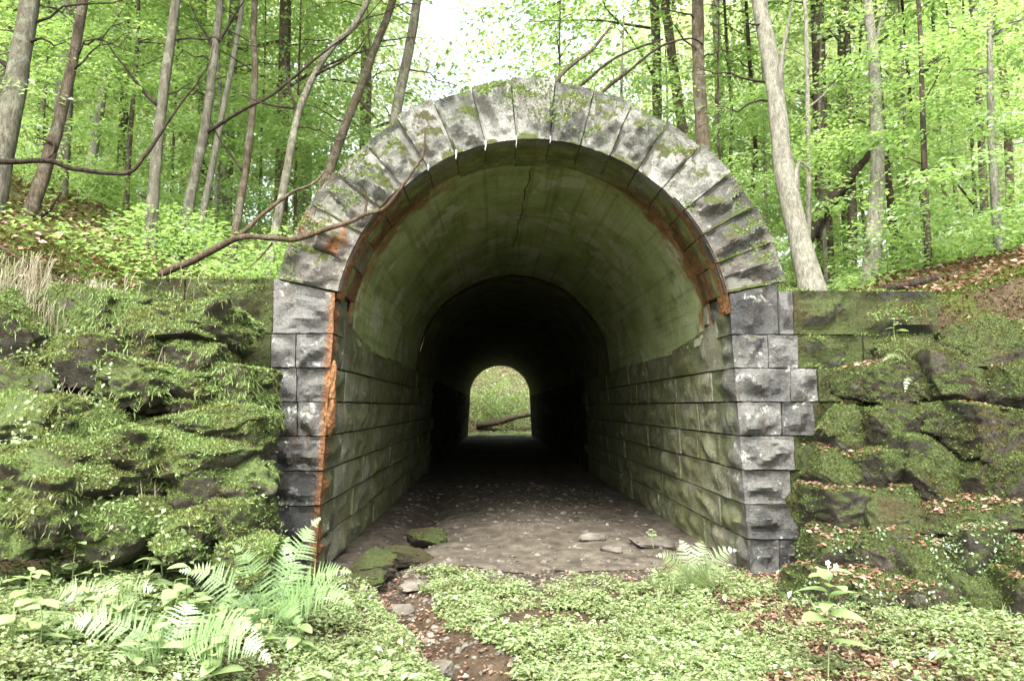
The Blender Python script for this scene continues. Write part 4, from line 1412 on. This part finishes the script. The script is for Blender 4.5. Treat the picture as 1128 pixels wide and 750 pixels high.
# ---------------------------------------------------------------- trees
def crown_mesh(name, seed, R, Hc, nspray, nleaf, leaf, mat, flat=0.35):
    rng = np.random.default_rng(seed)
    V, Fq, off = [], [], 0
    per = nleaf // nspray
    twigs = Acc()
    for k in range(nspray):
        h = rng.random()
        rad = R * (0.35 + 0.65 * math.sin(math.pi * (0.15 + 0.75 * h))) * math.sqrt(rng.uniform(0.05, 1))
        a = rng.uniform(0, 6.283)
        c = np.array((rad * math.cos(a), rad * math.sin(a), h * Hc))
        dirv = np.array((math.cos(a + rng.normal(0, .5)), math.sin(a + rng.normal(0, .5)), rng.normal(-0.08, 0.18)))
        dirv /= np.linalg.norm(dirv)
        sd_ = np.cross(dirv, (0, 0, 1.0)); sd_ /= np.linalg.norm(sd_)
        upv = np.cross(sd_, dirv)
        ln = rng.uniform(0.7, 1.5) * (R / 3.0)
        t = rng.uniform(-0.5, 1, per) * ln
        w = rng.normal(0, 0.34, per) * ln * (1 - 0.55 * np.abs(t / ln))
        p = c + t[:, None] * dirv + w[:, None] * sd_ + (rng.normal(0, 0.09, per) * flat * 2 - 0.10 * (t / ln) ** 2)[:, None] * upv
        az = np.sign(w) * rng.uniform(0.3, 1.3, per)
        d = np.cos(az)[:, None] * dirv + np.sin(az)[:, None] * sd_ + rng.normal(0, .28, (per, 3)) - np.array((0, 0, .15))
        L = leaf * rng.uniform(0.7, 1.25, per)
        v, f = kites(p, d, np.tile(upv, (per, 1)) + rng.normal(0, .35, (per, 3)), L, L * 0.62, 0.18, 0.1)
        V.append(v); Fq.append(f + off); off += len(v)
    return make_mesh(name, np.concatenate(V), np.concatenate(Fq), mat, False)


CROWNS = [crown_mesh('crown', 901 + k, 3.2, 11.5, 120, 15000, 0.105, [M_LEAF, M_LEAF_Y, M_LEAF][k % 3]) for k in range(5)]
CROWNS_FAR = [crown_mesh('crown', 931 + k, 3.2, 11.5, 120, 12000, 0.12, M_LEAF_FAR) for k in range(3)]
SAP = [crown_mesh('crown', 951 + k, 1.6, 3.6, 46, 4600, 0.075, [M_LEAF_Y, M_LEAF][k % 2], 0.2) for k in range(4)]


def tree_trunk_mesh(seed, Ht, r0, nbr, mat):
    rng = np.random.default_rng(seed)
    A = Acc()
    n = 16
    h = np.linspace(-0.4, Ht, n)
    b = rng.normal(0, 1, 2)
    pts = np.stack([0.12 * b[0] * np.sin(h * 0.5 + b[1]) * h / Ht * 2, 0.12 * b[1] * np.sin(h * 0.4 + b[0]) * h / Ht * 2, h], 1)
    v, fs = tube(pts, r0 * (1 - 0.8 * np.clip(h / Ht, 0, 1)) + 0.012, 8, 0.12, seed)
    A.add(v, fs)
    for k in range(nbr):
        i = int(rng.integers(4, n - 1))
        a = rng.uniform(0, 6.28); L = rng.uniform(0.8, 2.4)
        d = np.array((math.cos(a), math.sin(a), rng.uniform(0.1, 0.9)))
        q = [pts[i] + d * L * t + np.array((0, 0, -0.2 * L * t * t)) + rng.normal(0, .05, 3) * t for t in np.linspace(0, 1, 6)]
        v, fs = tube(q, np.linspace(r0 * 0.28, 0.008, 6), 5)
        A.add(v, fs)
    return A.mesh('trunk', mat)


TRUNKS = [tree_trunk_mesh(60 + k, 15, 0.10 + 0.02 * (k % 4), 12, [M_BARK_BROWN, M_BARK_GREY, M_BARK_BROWN, M_BARK_PALE][k % 4]) for k in range(8)]


def add_child(parent, name, me, loc=(0, 0, 0), rz=0.0, s=1.0):
    o = bpy.data.objects.new(name, me)
    COL.objects.link(o)
    o.parent = parent
    o.location = loc
    o.rotation_euler = (0, 0, rz)
    o.scale = (s, s, s) if not isinstance(s, tuple) else s
    return o


# trunks that can be picked out: (name, bark, Y depth, width px low, width px high, pixel path from low to high, label, limbs, crown)
M_ = {'g': M_BARK_GREY, 'b': M_BARK_BROWN, 'p': M_BARK_PALE, 'd': M_BARK_DARK}
TREES = [
    ('g', 1.5, 30, 24, [(-8, 215), (10, 130), (24, 55), (34, -5)], 'thick grey trunk leaning right at the top left picture edge', [[(20, 80), (-10, 60)]]),
    ('b', 1.6, 17, 13, [(18, 272), (40, 215), (56, 165), (72, 105), (92, 0)], 'brown leaning tree second from the left edge', [[(55, 172), (60, 160), (40, 150)], [(34, 240), (52, 232), (70, 208)]]),
    ('p', 8.0, 12, 9, [(70, 225), (98, 188), (112, 110), (126, 40)], 'pale blurred trunk behind the brown leaning tree', []),
    ('g', 2.6, 15, 12, [(164, 296), (170, 200), (179, 111), (194, -5)], 'straight slim grey tree rising behind the left bank', [[(178, 120), (150, 90), (115, 45)], [(168, 220), (150, 214)]]),
    ('g', 3.4, 14, 10, [(198, 280), (212, 205), (226, 140), (236, 60), (243, -5)], 'lichened grey tree carrying a long limb reaching right', [[(226, 148), (262, 124), (300, 104), (345, 66), (392, 32), (420, 0)], [(236, 60), (226, 36), (208, 4)], [(238, 50), (256, 22), (272, -4)]]),
    ('p', 5.0, 9, 6, [(214, 284), (232, 192), (246, 120), (258, 60), (268, -5)], 'thin pale stem just right of the lichened grey tree', []),
    ('b', 3.8, 11, 8, [(257, 270), (266, 215), (273, 170), (281, 85), (279, 40), (281, -5)], 'wavy reddish brown slim tree left of the arch', [[(270, 190), (240, 150), (232, 132)]]),
    ('g', 3.0, 12, 8, [(302, 262), (314, 200), (328, 128), (345, 85), (366, 52), (402, 8)], 'forking grey tree leaning right over the arch shoulder', [[(328, 126), (318, 95), (312, 58)], [(345, 85), (384, 64), (412, 32)], [(330, 120), (296, 116), (262, 104)]]),
    ('b', 6.0, 13, 10, [(362, 190), (380, 140), (397, 98), (412, 55), (434, -5)], 'brown tree leaning right behind the left voussoirs', [[(392, 104), (404, 120), (418, 134)]]),
    ('g', 6.5, 17, 12, [(432, 150), (440, 105), (449, 62), (460, -5)], 'smooth grey tree rising above the left crown of the arch', []),
    ('b', 9.0, 16, 12, [(756, 165), (748, 118), (740, 60), (732, -5)], 'brown tree just left of the straight dark trunk above the right voussoirs', []),
    ('b', 5.2, 20, 16, [(775, 165), (771, 110), (769, 60), (768, -5)], 'straight dark barked trunk above the right voussoirs', []),
    ('p', 2.2, 30, 22, [(893, 312), (880, 262), (864, 189), (855, 110), (846, 50), (836, -5)], 'stout pale smooth tree bending left behind the right shoulder of the arch', [[(857, 120), (862, 60), (874, -5)], [(872, 222), (880, 180), (896, 190)]]),
    ('p', 3.2, 7, 5, [(888, 300), (891, 230), (890, 132), (888, 26), (886, -5)], 'thin pale stem right beside the stout pale tree', [[(890, 190), (868, 168)], [(889, 120), (920, 92)]]),
    ('p', 3.6, 22, 13, [(958, 320), (963, 250), (967, 176), (964, 100), (962, 60), (955, -5)], 'pale straight tree forking at the top right of the arch', [[(962, 62), (970, 25), (978, -5)]]),
    ('b', 6.0, 12, 10, [(938, 315), (939, 250), (938, 198), (936, 120)], 'brown trunk behind, left of the forking pale tree', []),
    ('d', 5.0, 11, 8, [(990, 318), (984, 250), (976, 176), (970, 110)], 'dark brown trunk leaning behind the forking pale tree', []),
    ('b', 6.0, 11, 7, [(1089, 300), (1084, 220), (1080, 132), (1074, 40), (1070, -5)], 'slender brown tree second from the right picture edge', [[(1080, 235), (1058, 206), (1030, 178)]]),
    ('b', 7.5, 11, 9, [(1116, 300), (1112, 200), (1108, 110), (1094, -5)], 'brown tree nearest the right picture edge', []),
    ('d', 9.0, 7, 5, [(1024, 312), (1018, 262), (1014, 200), (1004, 120)], 'thin dark stem leaning left of the slope log', []),
    ('b', 10.0, 6, 5, [(1044, 310), (1042, 240), (1036, 160), (1030, 60)], 'thin brown stem behind the slope log', []),
    ('b', 11.0, 6, 4, [(1068, 310), (1058, 260), (1052, 210), (1048, 120)], 'thin leaning stem left of the slender brown tree', []),
    ('d', 8.0, 6, 5, [(826, 230), (832, 180), (830, 120), (824, 40)], 'thin dark stem left of the stout pale tree', []),
    ('b', 10.0, 6, 4, [(805, 180), (806, 120), (800, 40)], 'thin straight stem between the dark trunk and the stout pale tree', []),
]
for bark, Y, w0, w1, path, lab, limbs in TREES:
    pts = [P(a, b, Y + (0.25 * k if k else 0)) for k, (a, b) in enumerate(path)]
    p0 = pts[0].copy()
    d0 = pts[0] - pts[1]; d0 /= np.linalg.norm(d0)
    zb = zany(p0[0], p0[1])
    ext = []
    if p0[2] > zb - 0.3:
        e = p0 + d0 * ((p0[2] - zb + 0.35) / max(0.3, -d0[2]))
        ext = [e]
    dn = pts[-1] - pts[-2]; dn /= np.linalg.norm(dn)
    dn = dn * 0.6 + np.array((0, 0, .5))
    topp = [pts[-1] + dn * 2.5, pts[-1] + dn * 5.5]
    sp = smooth_path(ext + pts + topp, 40)
    s = np.linspace(0, 1, 40)
    frac = np.linalg.norm(np.diff(np.array(ext + pts), axis=0), axis=1).sum() / np.linalg.norm(np.diff(np.array(ext + pts + topp), axis=0), axis=1).sum()
    wpx = np.where(s < frac, w0 + (w1 - w0) * s / frac, w1 * (1 - 0.75 * (s - frac) / (1 - frac)))
    r = wpx / 2 * 0.86 * MPP(Y) + 0.002
    r = r * (1 + 0.5 * np.exp(-s * 22))
    root = thing('forest_tree', sp[0] if not ext else ext[0], lab, 'tree', 'trees standing above the tunnel')
    v, fs = tube(sp, r, 12, 0.10, int(Y * 10) + w0)
    obj('trunk', make_mesh('trunk', v, fs, M_[bark]), root)
    for lb in limbs:
        pys = [b for a, b in path][::-1]
        Yl = float(np.interp(lb[0][1], pys, [Y + 0.25 * k for k in range(len(path))][::-1]))
        q = [P(a, b, Yl - 0.04 * k) for k, (a, b) in enumerate(lb)]
        n = max(6, 5 * len(q))
        q = smooth_path(q, n)
        q = q + np.stack([vnoise(q * 3, 4), vnoise(q * 3, 5), vnoise(q * 3, 6)], 1) * 0.02
        v, fs = tube(q, np.linspace(w1 * 0.22 * MPP(Y) + 0.004, 0.006, n), 7, 0.1, 3)
        obj('limb', make_mesh('limb', v, fs, M_BARK_DARK if bark != 'p' else M_BARK_PALE), root)
    rt = np.random.default_rng(int(Y * 100) + w0)
    A = Acc()
    for _ in range(5):
        i = int(rt.integers(10, 30)); side = rt.choice((-1, 1))
        d = np.array((side * rt.uniform(.5, 1), rt.uniform(-.3, .4), rt.uniform(0.0, .9))); L = rt.uniform(.5, 1.6)
        q = np.array([sp[i] + d * L * t + np.array((0, 0, -.22 * L * t * t)) + rt.normal(0, .035, 3) * (t > 0) for t in np.linspace(0, 1, 7)])
        v, fs = tube(q, np.linspace(.010 + .1 * r[i], .003, 7), 5); A.add(v, fs)
        for j in (3, 4, 5):
            d2 = d * .6 + rt.normal(0, .5, 3); l2 = L * rt.uniform(.2, .45)
            q2 = np.array([q[j] + d2 * l2 * t + rt.normal(0, .012, 3) * (t > 0) for t in np.linspace(0, 1, 5)])
            v, fs = tube(q2, np.linspace(.006, .002, 5), 4); A.add(v, fs)
    obj('twigs', A.mesh('twigs', M_BARK_DARK), root, kind='stuff')
    tp = sp[-14] - np.array(root.location)
    c = add_child(root, 'crown', random.choice(CROWNS), tuple(tp + np.array((0, 0, 1.0))), random.uniform(0, 6.28), 0.25 if 340 < path[0][0] < 480 else 0.7)

# background trees, alike
BG_LABEL = 'slender leafy tree standing farther back in the forest'
rb = np.random.default_rng(77)
cnt = 0
tries = 0
placed = []
while cnt < 60 and tries < 3000:
    tries += 1
    D = 13 + 44 * rb.random() ** 0.8
    px = rb.uniform(-140, 1270)
    Y = D - 7.8
    hw = 3.0 / MPP(Y)
    if 500 - hw * 1.0 < px < 568 + hw * 0.9:
        continue
    p = P(px, 448, Y)
    x, y = p[0], p[1]
    if 38 < y < 72 and abs(x) < 15:
        continue
    if abs(x) < 8 and 24 < y < 43:
        continue
    if abs(x) < 3.2 and y < 43 and D < 24:
        continue
    if any((x - a) ** 2 + (y - b) ** 2 < 2.2 ** 2 for a, b in placed):
        continue
    placed.append((x, y))
    tk = int(rb.integers(8))
    where = 'left of the arch' if px < 300 else 'above the left of the arch' if px < 545 else 'above the right of the arch' if px < 850 else 'right of the arch'
    lab = '%s trunked leafy tree in the %s background forest %s' % (('brown', 'grey', 'brown', 'pale')[tk % 4], 'nearer' if D < 28 else 'farther', where)
    root = thing('background_tree', (x, y, zany(x, y) - 0.1), lab, 'tree', lab.replace('tree', 'trees'))
    s = rb.uniform(0.9, 1.2) * (1 + 0.012 * D)
    add_child(root, 'trunk', TRUNKS[tk], (0, 0, 0), rb.uniform(0, 6.28), s)
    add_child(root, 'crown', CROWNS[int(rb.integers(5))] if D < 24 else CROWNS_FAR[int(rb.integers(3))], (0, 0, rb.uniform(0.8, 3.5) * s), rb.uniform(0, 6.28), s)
    cnt += 1

# young understory trees with low leaf sprays
SAPS = [(-40, 2.6, 3.6, 1.0), (60, 4.5, 3.2, 1.1), (130, 6.0, 3.6, 1.2), (230, 7.5, 3.4, 1.2), (320, 8.5, 3.4, 1.2), (400, 10, 3.4, 1.2), (620, 9, 5.6, 1.1), (690, 7.5, 5.2, 1.0),
        (800, 6.5, 3.6, 1.1), (915, 5.4, 3.2, 1.1), (1030, 3.2, 3.4, 1.1), (1110, 2.8, 3.2, 1.2), (1180, 4.2, 3.2, 1.2), (1010, 6.8, 3.2, 1.2), (1085, 9, 3.0, 1.3), (850, 9.0, 3.4, 1.3), (180, 10, 3.6, 1.3), (30, 9.0, 4.2, 1.3), (960, 9.5, 3.0, 1.3), (740, 11, 4.6, 1.3), (280, 12, 3.6, 1.4)]
def sap_where(px, Y):
    side = 'at the far left edge' if px < 50 else 'left of the arch' if px < 290 else 'above the left voussoirs' if px < 560 else 'above the right voussoirs' if px < 860 else 'between the pale trees' if px < 970 else 'over the right slope' if px < 1060 else 'at the right edge'
    return side + (' close behind the wing wall' if Y < 6 else ' further back')


for k, (px, Y, z0, s) in enumerate(SAPS):
    p = P(px, 448, Y)
    zg = zany(p[0], p[1])
    root = thing('sapling', (p[0], p[1], zg - 0.1), 'young leafy tree, %s' % sap_where(px, Y), 'sapling', 'understory saplings, ' + sap_where(px, Y))
    t = add_child(root, 'trunk', TRUNKS[k % 8], (0, 0, 0), k * 1.3, (0.35, 0.35, 0.40 * s))
    add_child(root, 'crown', SAP[k % 4], (0, 0, max(0.3, z0 - zg + 0.4)), k * 2.1, s)


# shrubs covering the ground behind the wing walls
def shrub_mesh(seed, n, leaf, mat):
    rng = np.random.default_rng(seed)
    a = rng.uniform(0, 6.28, n); h = rng.random(n); r = np.sqrt(rng.random(n)) * 0.55 * (0.5 + 0.8 * np.sin(np.pi * (0.15 + 0.8 * h)))
    p = np.stack([r * np.cos(a), r * np.sin(a), h * 0.8 + rng.normal(0, .05, n)], 1)
    d = np.stack([np.cos(a), np.sin(a), rng.normal(.1, .4, n)], 1) + rng.normal(0, .4, (n, 3))
    L = leaf * rng.uniform(.6, 1.2, n)
    v, f = kites(p, d, np.tile((0, 0, 1.0), (n, 1)) + rng.normal(0, .4, (n, 3)), L, L * .65, .2, .15)
    A = Acc(); A.add(v, f)
    for k in range(7):
        b = rng.uniform(0, 6.28)
        q = [np.array((math.cos(b) * .35 * t, math.sin(b) * .35 * t, -0.1 + .8 * t)) for t in np.linspace(0, 1, 4)]
        vv, ff = tube(q, np.linspace(.008, .003, 4), 4, cap=False)
        A.add(vv, ff)
    return A.mesh('foliage', mat, False)


SHR = [shrub_mesh(40 + k, 700, 0.075, [M_LEAF_Y, M_LEAF][k % 2]) for k in range(4)]
rh = np.random.default_rng(91)
for k in range(64):
    left = k < 36
    px = rh.uniform(-40, 330) if left else rh.uniform(900, 1170)
    Y = rh.uniform(1.0, 11.0) if left else rh.uniform(3.0, 12.0)
    if left and px < 130 and Y < 4:
        continue
    p = P(px, 448, Y)
    zg = zany(p[0], p[1])
    near_t = 'picture edge' if (px < 60 or px > 1100) else ('straight slim grey tree' if px < 190 else 'lichened grey tree' if px < 240 else 'wavy brown tree' if px < 290 else 'left arch shoulder') if left else ('stout pale tree' if px < 930 else 'forking pale tree' if px < 990 else 'slope log')
    lab = '%s leafy shrub %s the %s, %s of the arch' % ('nearer' if Y < 5 else 'farther', 'at' if 'edge' in near_t else 'behind', near_t, 'left' if left else 'right')
    root = thing('shrub', (p[0], p[1], zg - 0.05), lab, 'shrub', lab.replace('shrub', 'shrubs'))
    s = rh.uniform(0.45, 1.1)
    add_child(root, 'foliage', SHR[k % 4], (0, 0, 0), k * 1.7, (s * 1.2, s * 1.2, s * 0.8))


# distant woods read as one mass
def far_woods():
    n = 60000
    rng = np.random.default_rng(5)
    D = rng.uniform(52, 80, n); px = rng.uniform(-300, 1430, n)
    h = rng.random(n) ** 0.8 * 36
    keep = ~((px > 474) & (px < 582) & (h > 7 + 10 * fbm2(px, h, 0.05, 4)))
    keep &= fbm(np.stack([px * 0.03, h * 0.35, D * 0.1], 1), 6, 3) > -0.35
    D, px, h = D[keep], px[keep], h[keep]; n = len(D)
    dx = (px - 544) / F_PX
    p = np.stack([CAM_POS[0] + dx * D, CAM_POS[1] + D, h - 0.3], 1)
    p = p[~((np.abs(p[:, 0]) < 10) & (p[:, 1] < 64))]
    n = len(p)
    az = rng.uniform(0, 6.28, n)
    d = np.stack([np.cos(az), np.sin(az), rng.normal(-.1, .4, n)], 1)
    L = rng.uniform(.25, .6, n)
    v, f = kites(p, d, np.tile((0, 0, 1.0), (n, 1)) + rng.normal(0, .6, (n, 3)), L, L * .7, .2, .1)
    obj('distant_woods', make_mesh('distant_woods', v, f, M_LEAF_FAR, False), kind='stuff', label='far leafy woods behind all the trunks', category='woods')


far_woods()


# ---------------------------------------------------------------- fallen wood
def branch(name, paths, label, mat, cat='branch'):
    root = None
    for k, (pts, r0, r1) in enumerate(paths):
        q = smooth_path(pts, 8 * len(pts))
        q = q + np.stack([vnoise(q * 6, 4), vnoise(q * 6, 5), vnoise(q * 6, 6)], 1) * 0.012
        v, fs = tube(q, np.linspace(r0, r1, len(q)), 8, 0.18, k + 3)
        me = make_mesh(name, v, fs, mat)
        if root is None:
            root = thing(name, q[0], label, cat)
            obj('main_stem', me, root)
        else:
            obj('side_branch', me, root)


Yb = -0.16
branch('dead_branch', [
    ([P(176, 302, 0.35), P(222, 282, 0.1), P(262, 263, -0.05), P(300, 262, Yb), P(328, 262, Yb), P(377, 246, Yb), P(402, 236, Yb), P(424, 229, Yb), P(446, 201, Yb), P(464, 172, Yb), P(469, 140, Yb)], 0.042, 0.012),
    ([P(402, 236, Yb), P(404, 222, Yb), P(402, 204, Yb)], 0.014, 0.008),
    ([P(258, 265, -0.05), P(290, 236, 0.1), P(318, 214, 0.25), P(344, 203, 0.3), P(358, 190, 0.4)], 0.026, 0.010),
    ([P(300, 268, -0.1), P(285, 285, -0.1), P(268, 299, -0.1)], 0.010, 0.005)], 'bare dead branch lying across the left side of the stone arch', M_DEADWOOD)
branch('hanging_limb', [([P(-20, 177, 0.6), P(20, 178, 0.7), P(52, 178, 0.8), P(88, 187, 0.9), P(140, 190, 1.0), P(160, 172, 1.1), P(176, 148, 1.2), P(200, 112, 1.3), P(226, 78, 1.4), P(236, 50, 1.5)], 0.034, 0.005),
                        ([P(48, 178, 0.8), P(58, 170, 0.8), P(60, 160, 0.8)], 0.016, 0.008)], 'dark bare limb sweeping across the trunks at upper left', M_BARK_DARK)
branch('leaning_stem', [([P(604, 104, 1.5), P(613, 88, 1.6), P(634, 68, 1.8), P(652, 56, 2.0), P(672, 30, 2.2)], 0.030, 0.018)], 'leftmost of three dark stems leaning right over the keystone', M_BARK_BROWN)
branch('leaning_stem', [([P(628, 108, 1.5), P(640, 95, 1.6), P(672, 68, 1.8), P(707, 51, 2.0), P(730, 44, 2.2)], 0.022, 0.012)], 'middle one of three dark stems leaning right over the keystone', M_BARK_DARK)
branch('leaning_stem', [([P(655, 112, 1.5), P(667, 99, 1.6), P(700, 72, 1.8), P(727, 52, 2.0), P(761, 42, 2.2), P(775, 50, 2.3)], 0.026, 0.010)], 'rightmost of three dark stems leaning right over the keystone', M_BARK_DARK)
branch('broken_trunk', [([P(888, 268, 4.6), P(903, 238, 4.6), P(925, 208, 4.6), P(945, 186, 4.7), P(962, 165, 4.8)], 0.10, 0.06), ([P(900, 262, 4.7), P(916, 230, 4.7), P(938, 200, 4.8)], 0.05, 0.03)], 'broken dark trunk leaning between the two pale trees', M_BARK_DARK, 'trunk')
branch('fallen_log', [([P(975, 318, 1.6), P(1020, 309, 1.6), P(1070, 302, 1.6), P(1150, 289, 1.7)], 0.05, 0.04), ([P(1040, 305, 1.6), P(1060, 292, 1.6), P(1082, 270, 1.7)], 0.012, 0.006)], 'thin dark log lying along the leafy slope at right', M_BARK_DARK, 'log')
branch('fallen_stick', [([P(0, 272, -0.9), P(30, 290, -0.9), P(60, 304, -0.9), P(92, 316, -0.95)], 0.014, 0.007)], 'thin pale stick lying on the turf edge at far left', M_DEADWOOD)
# seen through the far end of the tunnel
branch('fallen_log', [([np.array((-1.6, 47.2, 0.35)), np.array((-0.2, 47.4, 0.55)), np.array((1.2, 47.6, 0.95)), np.array((2.6, 47.9, 1.2))], 0.26, 0.18), ([np.array((-0.9, 47.2, 1.3)), np.array((-0.2, 46.8, 0.6)), np.array((0.5, 46.3, 0.0))], 0.05, 0.03)], 'brown fallen trunk seen through the far tunnel mouth', M_BARK_BROWN, 'log')
for k, (x, y, s, lab) in enumerate([(-1.3, 48.6, 2.6, 'leafy bush left in the far tunnel opening'), (1.0, 49.2, 2.4, 'leafy bush right in the far tunnel opening'), (0.1, 50.0, 3.2, 'tallest leafy bush filling the far tunnel opening')]):
    root = thing('bush', (x, y, zany(x, y) - 0.1), lab, 'bush')
    add_child(root, 'foliage', SHR[k % 4], (0, 0, 0), k, (s, s, s))
bank_scatter('ground_cover', 16000, -6, 6, 43.6, 58, zbeyond, M_LEAF_FAR, 0.08, 0.2, rs, -0.6, lab='sunlit low plants beyond the far tunnel mouth', cat='ground plants', lift=0.1)  # pale far-leaf colour makes the opening look brightly lit

rz = np.random.default_rng(17)
bank_scatter('undergrowth', 14000, -10, -2.7, 0.4, 9, zhill, M_LEAF, 0.04, 0.10, rz, 0.12, lab='pale leafy undergrowth covering the slope left above the arch', cat='undergrowth', lift=0.28, seed=8, sc=0.8, flat=0.3, wr=0.6)
bank_scatter('undergrowth', 12000, 2.5, 11, 0.6, 10, zhill, M_LEAF, 0.05, 0.11, rz, 0.05, lab='leafy undergrowth behind the wing wall right of the arch', cat='undergrowth', lift=0.25, seed=9, sc=0.8, flat=0.3, wr=0.6, exclude=lambda x, y: (x > 4.0) & (y < 2.6))
bank_scatter('hill_moss', 30000, -5.2, -2.6, 0.36, 1.6, zhill, M_MOSS, 0.02, 0.06, rz, -0.4, lab='moss and short grass along the top of the left wing wall', cat='moss')
bank_scatter('hill_moss', 16000, 2.4, 4.4, 0.36, 1.6, zhill, M_MOSS_R, 0.02, 0.06, rz, -0.4, lab='moss along the top of the right wing wall', cat='moss')


bank_scatter('tall_ground_plants', 5200, -4.5, 3.0, -4.8, -0.6, zfront, M_PLANT, 0.035, 0.10, rz, 0.22, lab='taller pale leaves standing out of the low ground plants', cat='ground plants', lift=0.13, seed=61, sc=1.9, flat=0.45, wr=0.5, exclude=on_gully)
bank_scatter('grass_tufts', 5200, -4.5, 3.2, -4.8, -0.4, zfront, M_GROUND_LEAF, 0.06, 0.17, rz, 0.20, lab='thin grass blades scattered among the ground plants', cat='grass', lift=0.02, seed=66, sc=2.6, flat=1.6, wr=0.05, exclude=on_gully)
